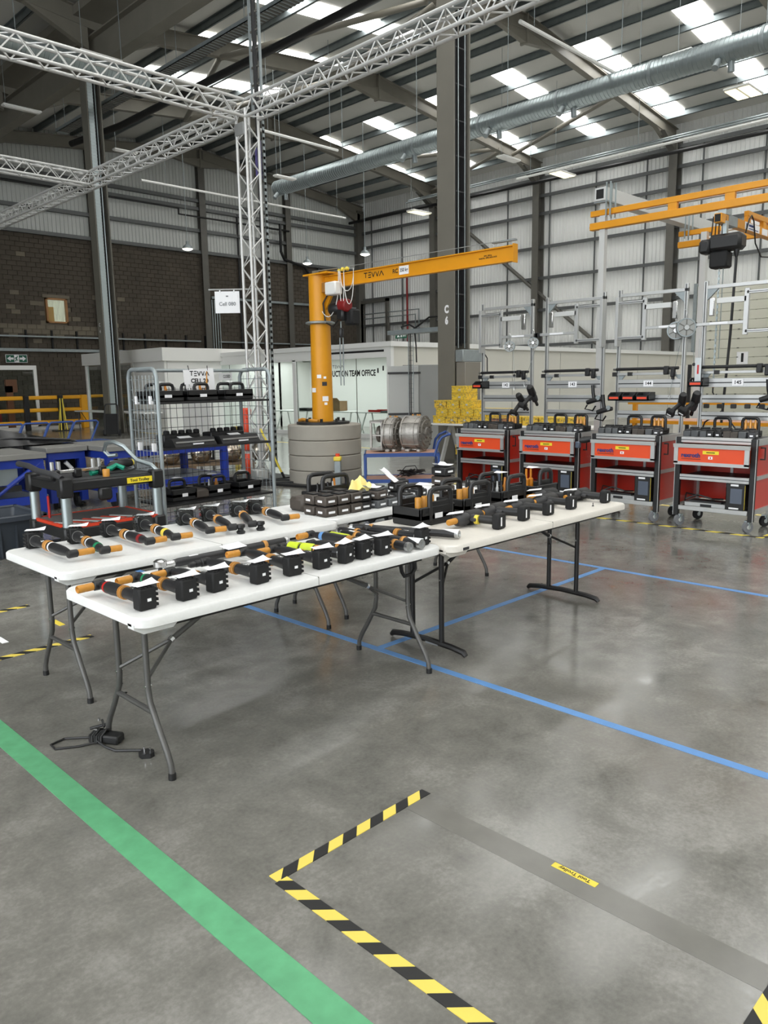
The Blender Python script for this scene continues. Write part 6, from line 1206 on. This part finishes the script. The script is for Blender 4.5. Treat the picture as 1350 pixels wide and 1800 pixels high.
sheet('white paper lying on the brown pack beside the yellow cloth', 3.88, 4.0, .877, .12, .1, .3); sheet('white paper leaning up on the black block packs', 4.2, 4.14, .876, .13, .12, .5, .01, .8); sheet('white paper on top of the three pack tower', 4.7, 4.02, .968, .13, .13, .2); sheet('large white paper flat at the back of the third table', 4.75, 4.3, .742, .3, .28, .1, .004); sheet('white paper under the standing black bits', 5.0, 4.12, .742, .22, .3, 0, .004)
for k in range(4): solo('tool_bit', '%s of four black bits standing on the white paper' % ('first', 'second', 'third', 'last')[k], 'bit', 'black', G().lathe([(0, .012), (.04, .012), (.045, .007), (.085, .007)], n=8), (4.93+k*.06, 4.06+.02*(k % 2), .747), group='black bits on the paper')
g = G(); n = 14
for a in range(n+1):
    for c in range(n+1):
        u = a/n-.5; v = c/n-.5; rr = math.hypot(u, v)
        g.v.append((u*.2+.012*math.sin(v*11), v*.16+.012*math.cos(u*9), max(.0, .05+.03*math.sin(u*9+1)*math.cos(v*8)+.03*math.sin(u*5+v*7)+.008*math.sin(u*21)*math.sin(v*19)-.16*rr*rr)))
for a in range(n):
    for c in range(n): g.f.append((a*(n+1)+c, (a+1)*(n+1)+c, (a+1)*(n+1)+c+1, a*(n+1)+c+1))
solo('crumpled_cloth', 'crumpled pale yellow cloth heaped on the brown packs', 'cloth', 'cloth_yellow', g, (3.9, 4.13, .85), .5)
dl = root('dolly', 'small black dolly with round caster below the third table', 'dolly', (6.2, 6.3, 0)); part(dl, 'deck', 'black', G().bb(-.1, .5, -.2, .2, .14, .19)); 
for x in (0, .4): part(dl, 'caster', 'black', G().cyl((x, -.14, .07), (x+.04, -.16, .07), .07, 14).bb(x-.02, x+.04, -.17, -.12, .07, .15)); part(dl, 'rear_caster', 'black', G().cyl((x, .14, .07), (x+.04, .14, .07), .07, 14))
part(dl, 'bracket', 'black', G().tube([(.0, -.15, .17), (-.12, -.1, .2), (-.2, 0, .1)], .02, 6))
# ================================================================ FLOOR TAPES
def tape(name, label, mt, x0, x1, y0, y1, z=.0015, grp='tapes on the floor'):
    cx, cy = (x0+x1)/2, (y0+y1)/2
    return solo(name, label, 'floor tape', mt, G().bb(x0-cx, x1-cx, y0-cy, y1-cy, -.0012, z-.0002), (cx, cy, .0012), smooth=False)
tape('floor_tape', 'broad green floor line running across the lower left corner', 'green_tape', 1.083, 1.19, -3, 9)
tape('floor_tape', 'blue floor tape running under the near tables to the right edge', 'blue_tape', 3.165, 3.215, .3, 6.5)
tape('floor_tape', 'blue floor tape joining the two long blue lines below the cream table', 'blue_tape', 3.215, 5.95, 3.245, 3.295)
tape('floor_tape', 'farther long blue floor tape beyond the cream table', 'blue_tape', 5.95, 6.0, -.5, 5.2)
tape('hazard_tape', 'yellow and black hazard tape pointing away from the corner on the open floor', 'hazard_tape_across', 1.37, 2.135, 1.9, 1.946)
tape('hazard_tape', 'yellow and black hazard tape running to the bottom edge of the photo', 'hazard_tape', 1.36, 1.41, -.6, 1.9)
tape('hazard_tape', 'yellow and black hazard tape at the bottom right corner', 'hazard_tape_across', 1.45, 2.05, .53, .58)
tape('hazard_tape', 'far hazard tape by the left table feet, upper of two', 'hazard_tape', 1.0, 2.08, 5.9, 5.96); tape('hazard_tape', 'hazard tape by the left table feet, lower of two', 'hazard_tape', 1.0, 2.09, 4.83, 4.89)
tape('hazard_tape', 'thin hazard tape in front of the red trolley wheels', 'hazard_far', 8.16, 8.22, 2.7, 7.2); tape('hazard_tape', 'short hazard tape corner at the right edge beside trolley 145', 'hazard_far', 8.22, 8.9, 2.68, 2.74); tape('hazard_tape', 'short hazard tape between the wheels of trolleys 143 and 144', 'hazard_far', 8.22, 8.7, 4.84, 4.9)
tape('floor_tape', 'pale yellow floor line behind the red trolleys', 'cloth_yellow', 9.5, 9.58, 1, 8.5); tape('floor_tape', 'pale yellow floor line in front of the glazed office', 'cloth_yellow', 13.5, 13.6, 9, 26)
tl_ = root('floor_label', 'yellow floor label reading Tool Trolley stuck on the bare concrete', 'label', (2.08, 1.21, .0012)); part(tl_, 'label_strip', 'hazard_yellow', G().bb(-.013, .013, -.083, .083, -.001, .0008)); text(tl_, 'Tool Trolley', .022, 'ink', Matrix(((0, 1, 0, 0), (1, 0, 0, 0), (0, 0, -1, .0012), (0, 0, 0, 1))) if False else TR(0, 0, .0011, PI/2), ex=.0002, sx=1.05)
tape('floor_label', 'small white label strip on the floor by the left table feet', 'paper', 1.62, 1.66, 5.15, 5.3); tape('floor_label', 'small yellow label strip on the floor beside the left table legs', 'hazard_yellow', 2.03, 2.07, 5.24, 5.4)
# ================================================================ POWER ADAPTER
pa_ = root('power_adapter', 'black power adapter wrapped in its cable by the near table foot', 'adapter', (1.44, 3.32, 0), -1.05)
part(pa_, 'brick', 'black', G().box((.03, 0, .024), (.13, .065, .04), b=.007)); g = G()
for k in range(6): g.tube([(-.045+.012*k, -.037-.004*(k % 2), .01), (-.047+.012*k, -.034, .04), (-.04+.012*k, 0, .052+.004*(k % 3)), (-.046+.012*k, .034, .042), (-.043+.012*k, .037, .01)], .0055, 6)
part(pa_, 'cable_wrap', 'black', g); part(pa_, 'lead', 'black', G().tube([(-.02, -.04, .01), (-.07, -.08, .006), (-.16, -.13, .006), (-.21, -.1, .006), (-.19, -.03, .006), (-.11, -.0, .006), (-.05, -.01, .02)], .005, 6)); part(pa_, 'stub_plug', 'black', G().cyl((-.09, .03, .04), (.0, .07, .06), .007, 8).cyl((-.05, .07, .07), (-.02, .04, .05), .005, 6)); part(pa_, 'clip', 'chrome', G().box((-.06, .06, .075), (.008, .008, .012)).box((-.03, -.01, .06), (.02, .006, .004)))
part(pa_, 'plug_lead', 'black', G().tube([(-.01, -.035, .02), (.05, -.06, .008), (.12, -.08, .006), (.19, -.06, .006), (.25, -.05, .008), (.275, -.065, .02)], .006, 6))
pg = part(pa_, 'plug', 'black', G().prism([(.25, -.1), (.275, -.115), (.31, -.1), (.315, -.075), (.3, -.055), (.265, -.055), (.25, -.075)], 0, .022)); part(pg, 'pin', 'chrome', G().box((.267, -.08, .03), (.006, .004, .018)).box((.297, -.08, .03), (.006, .004, .018)).box((.283, -.1, .032), (.004, .007, .022)))
solo('floor_debris', 'small dark chip of debris on the floor right of the left table leg', 'debris', 'black_matt', G().box((0, 0, .004), (.012, .016, .008), b=.003), (1.83, 3.92, 0)); solo('floor_debris', 'small dark flake of debris lower on the floor beside the near table', 'debris', 'black_matt', G().box((0, 0, .003), (.02, .012, .006), b=.002), (1.78, 3.78, 0), .4)
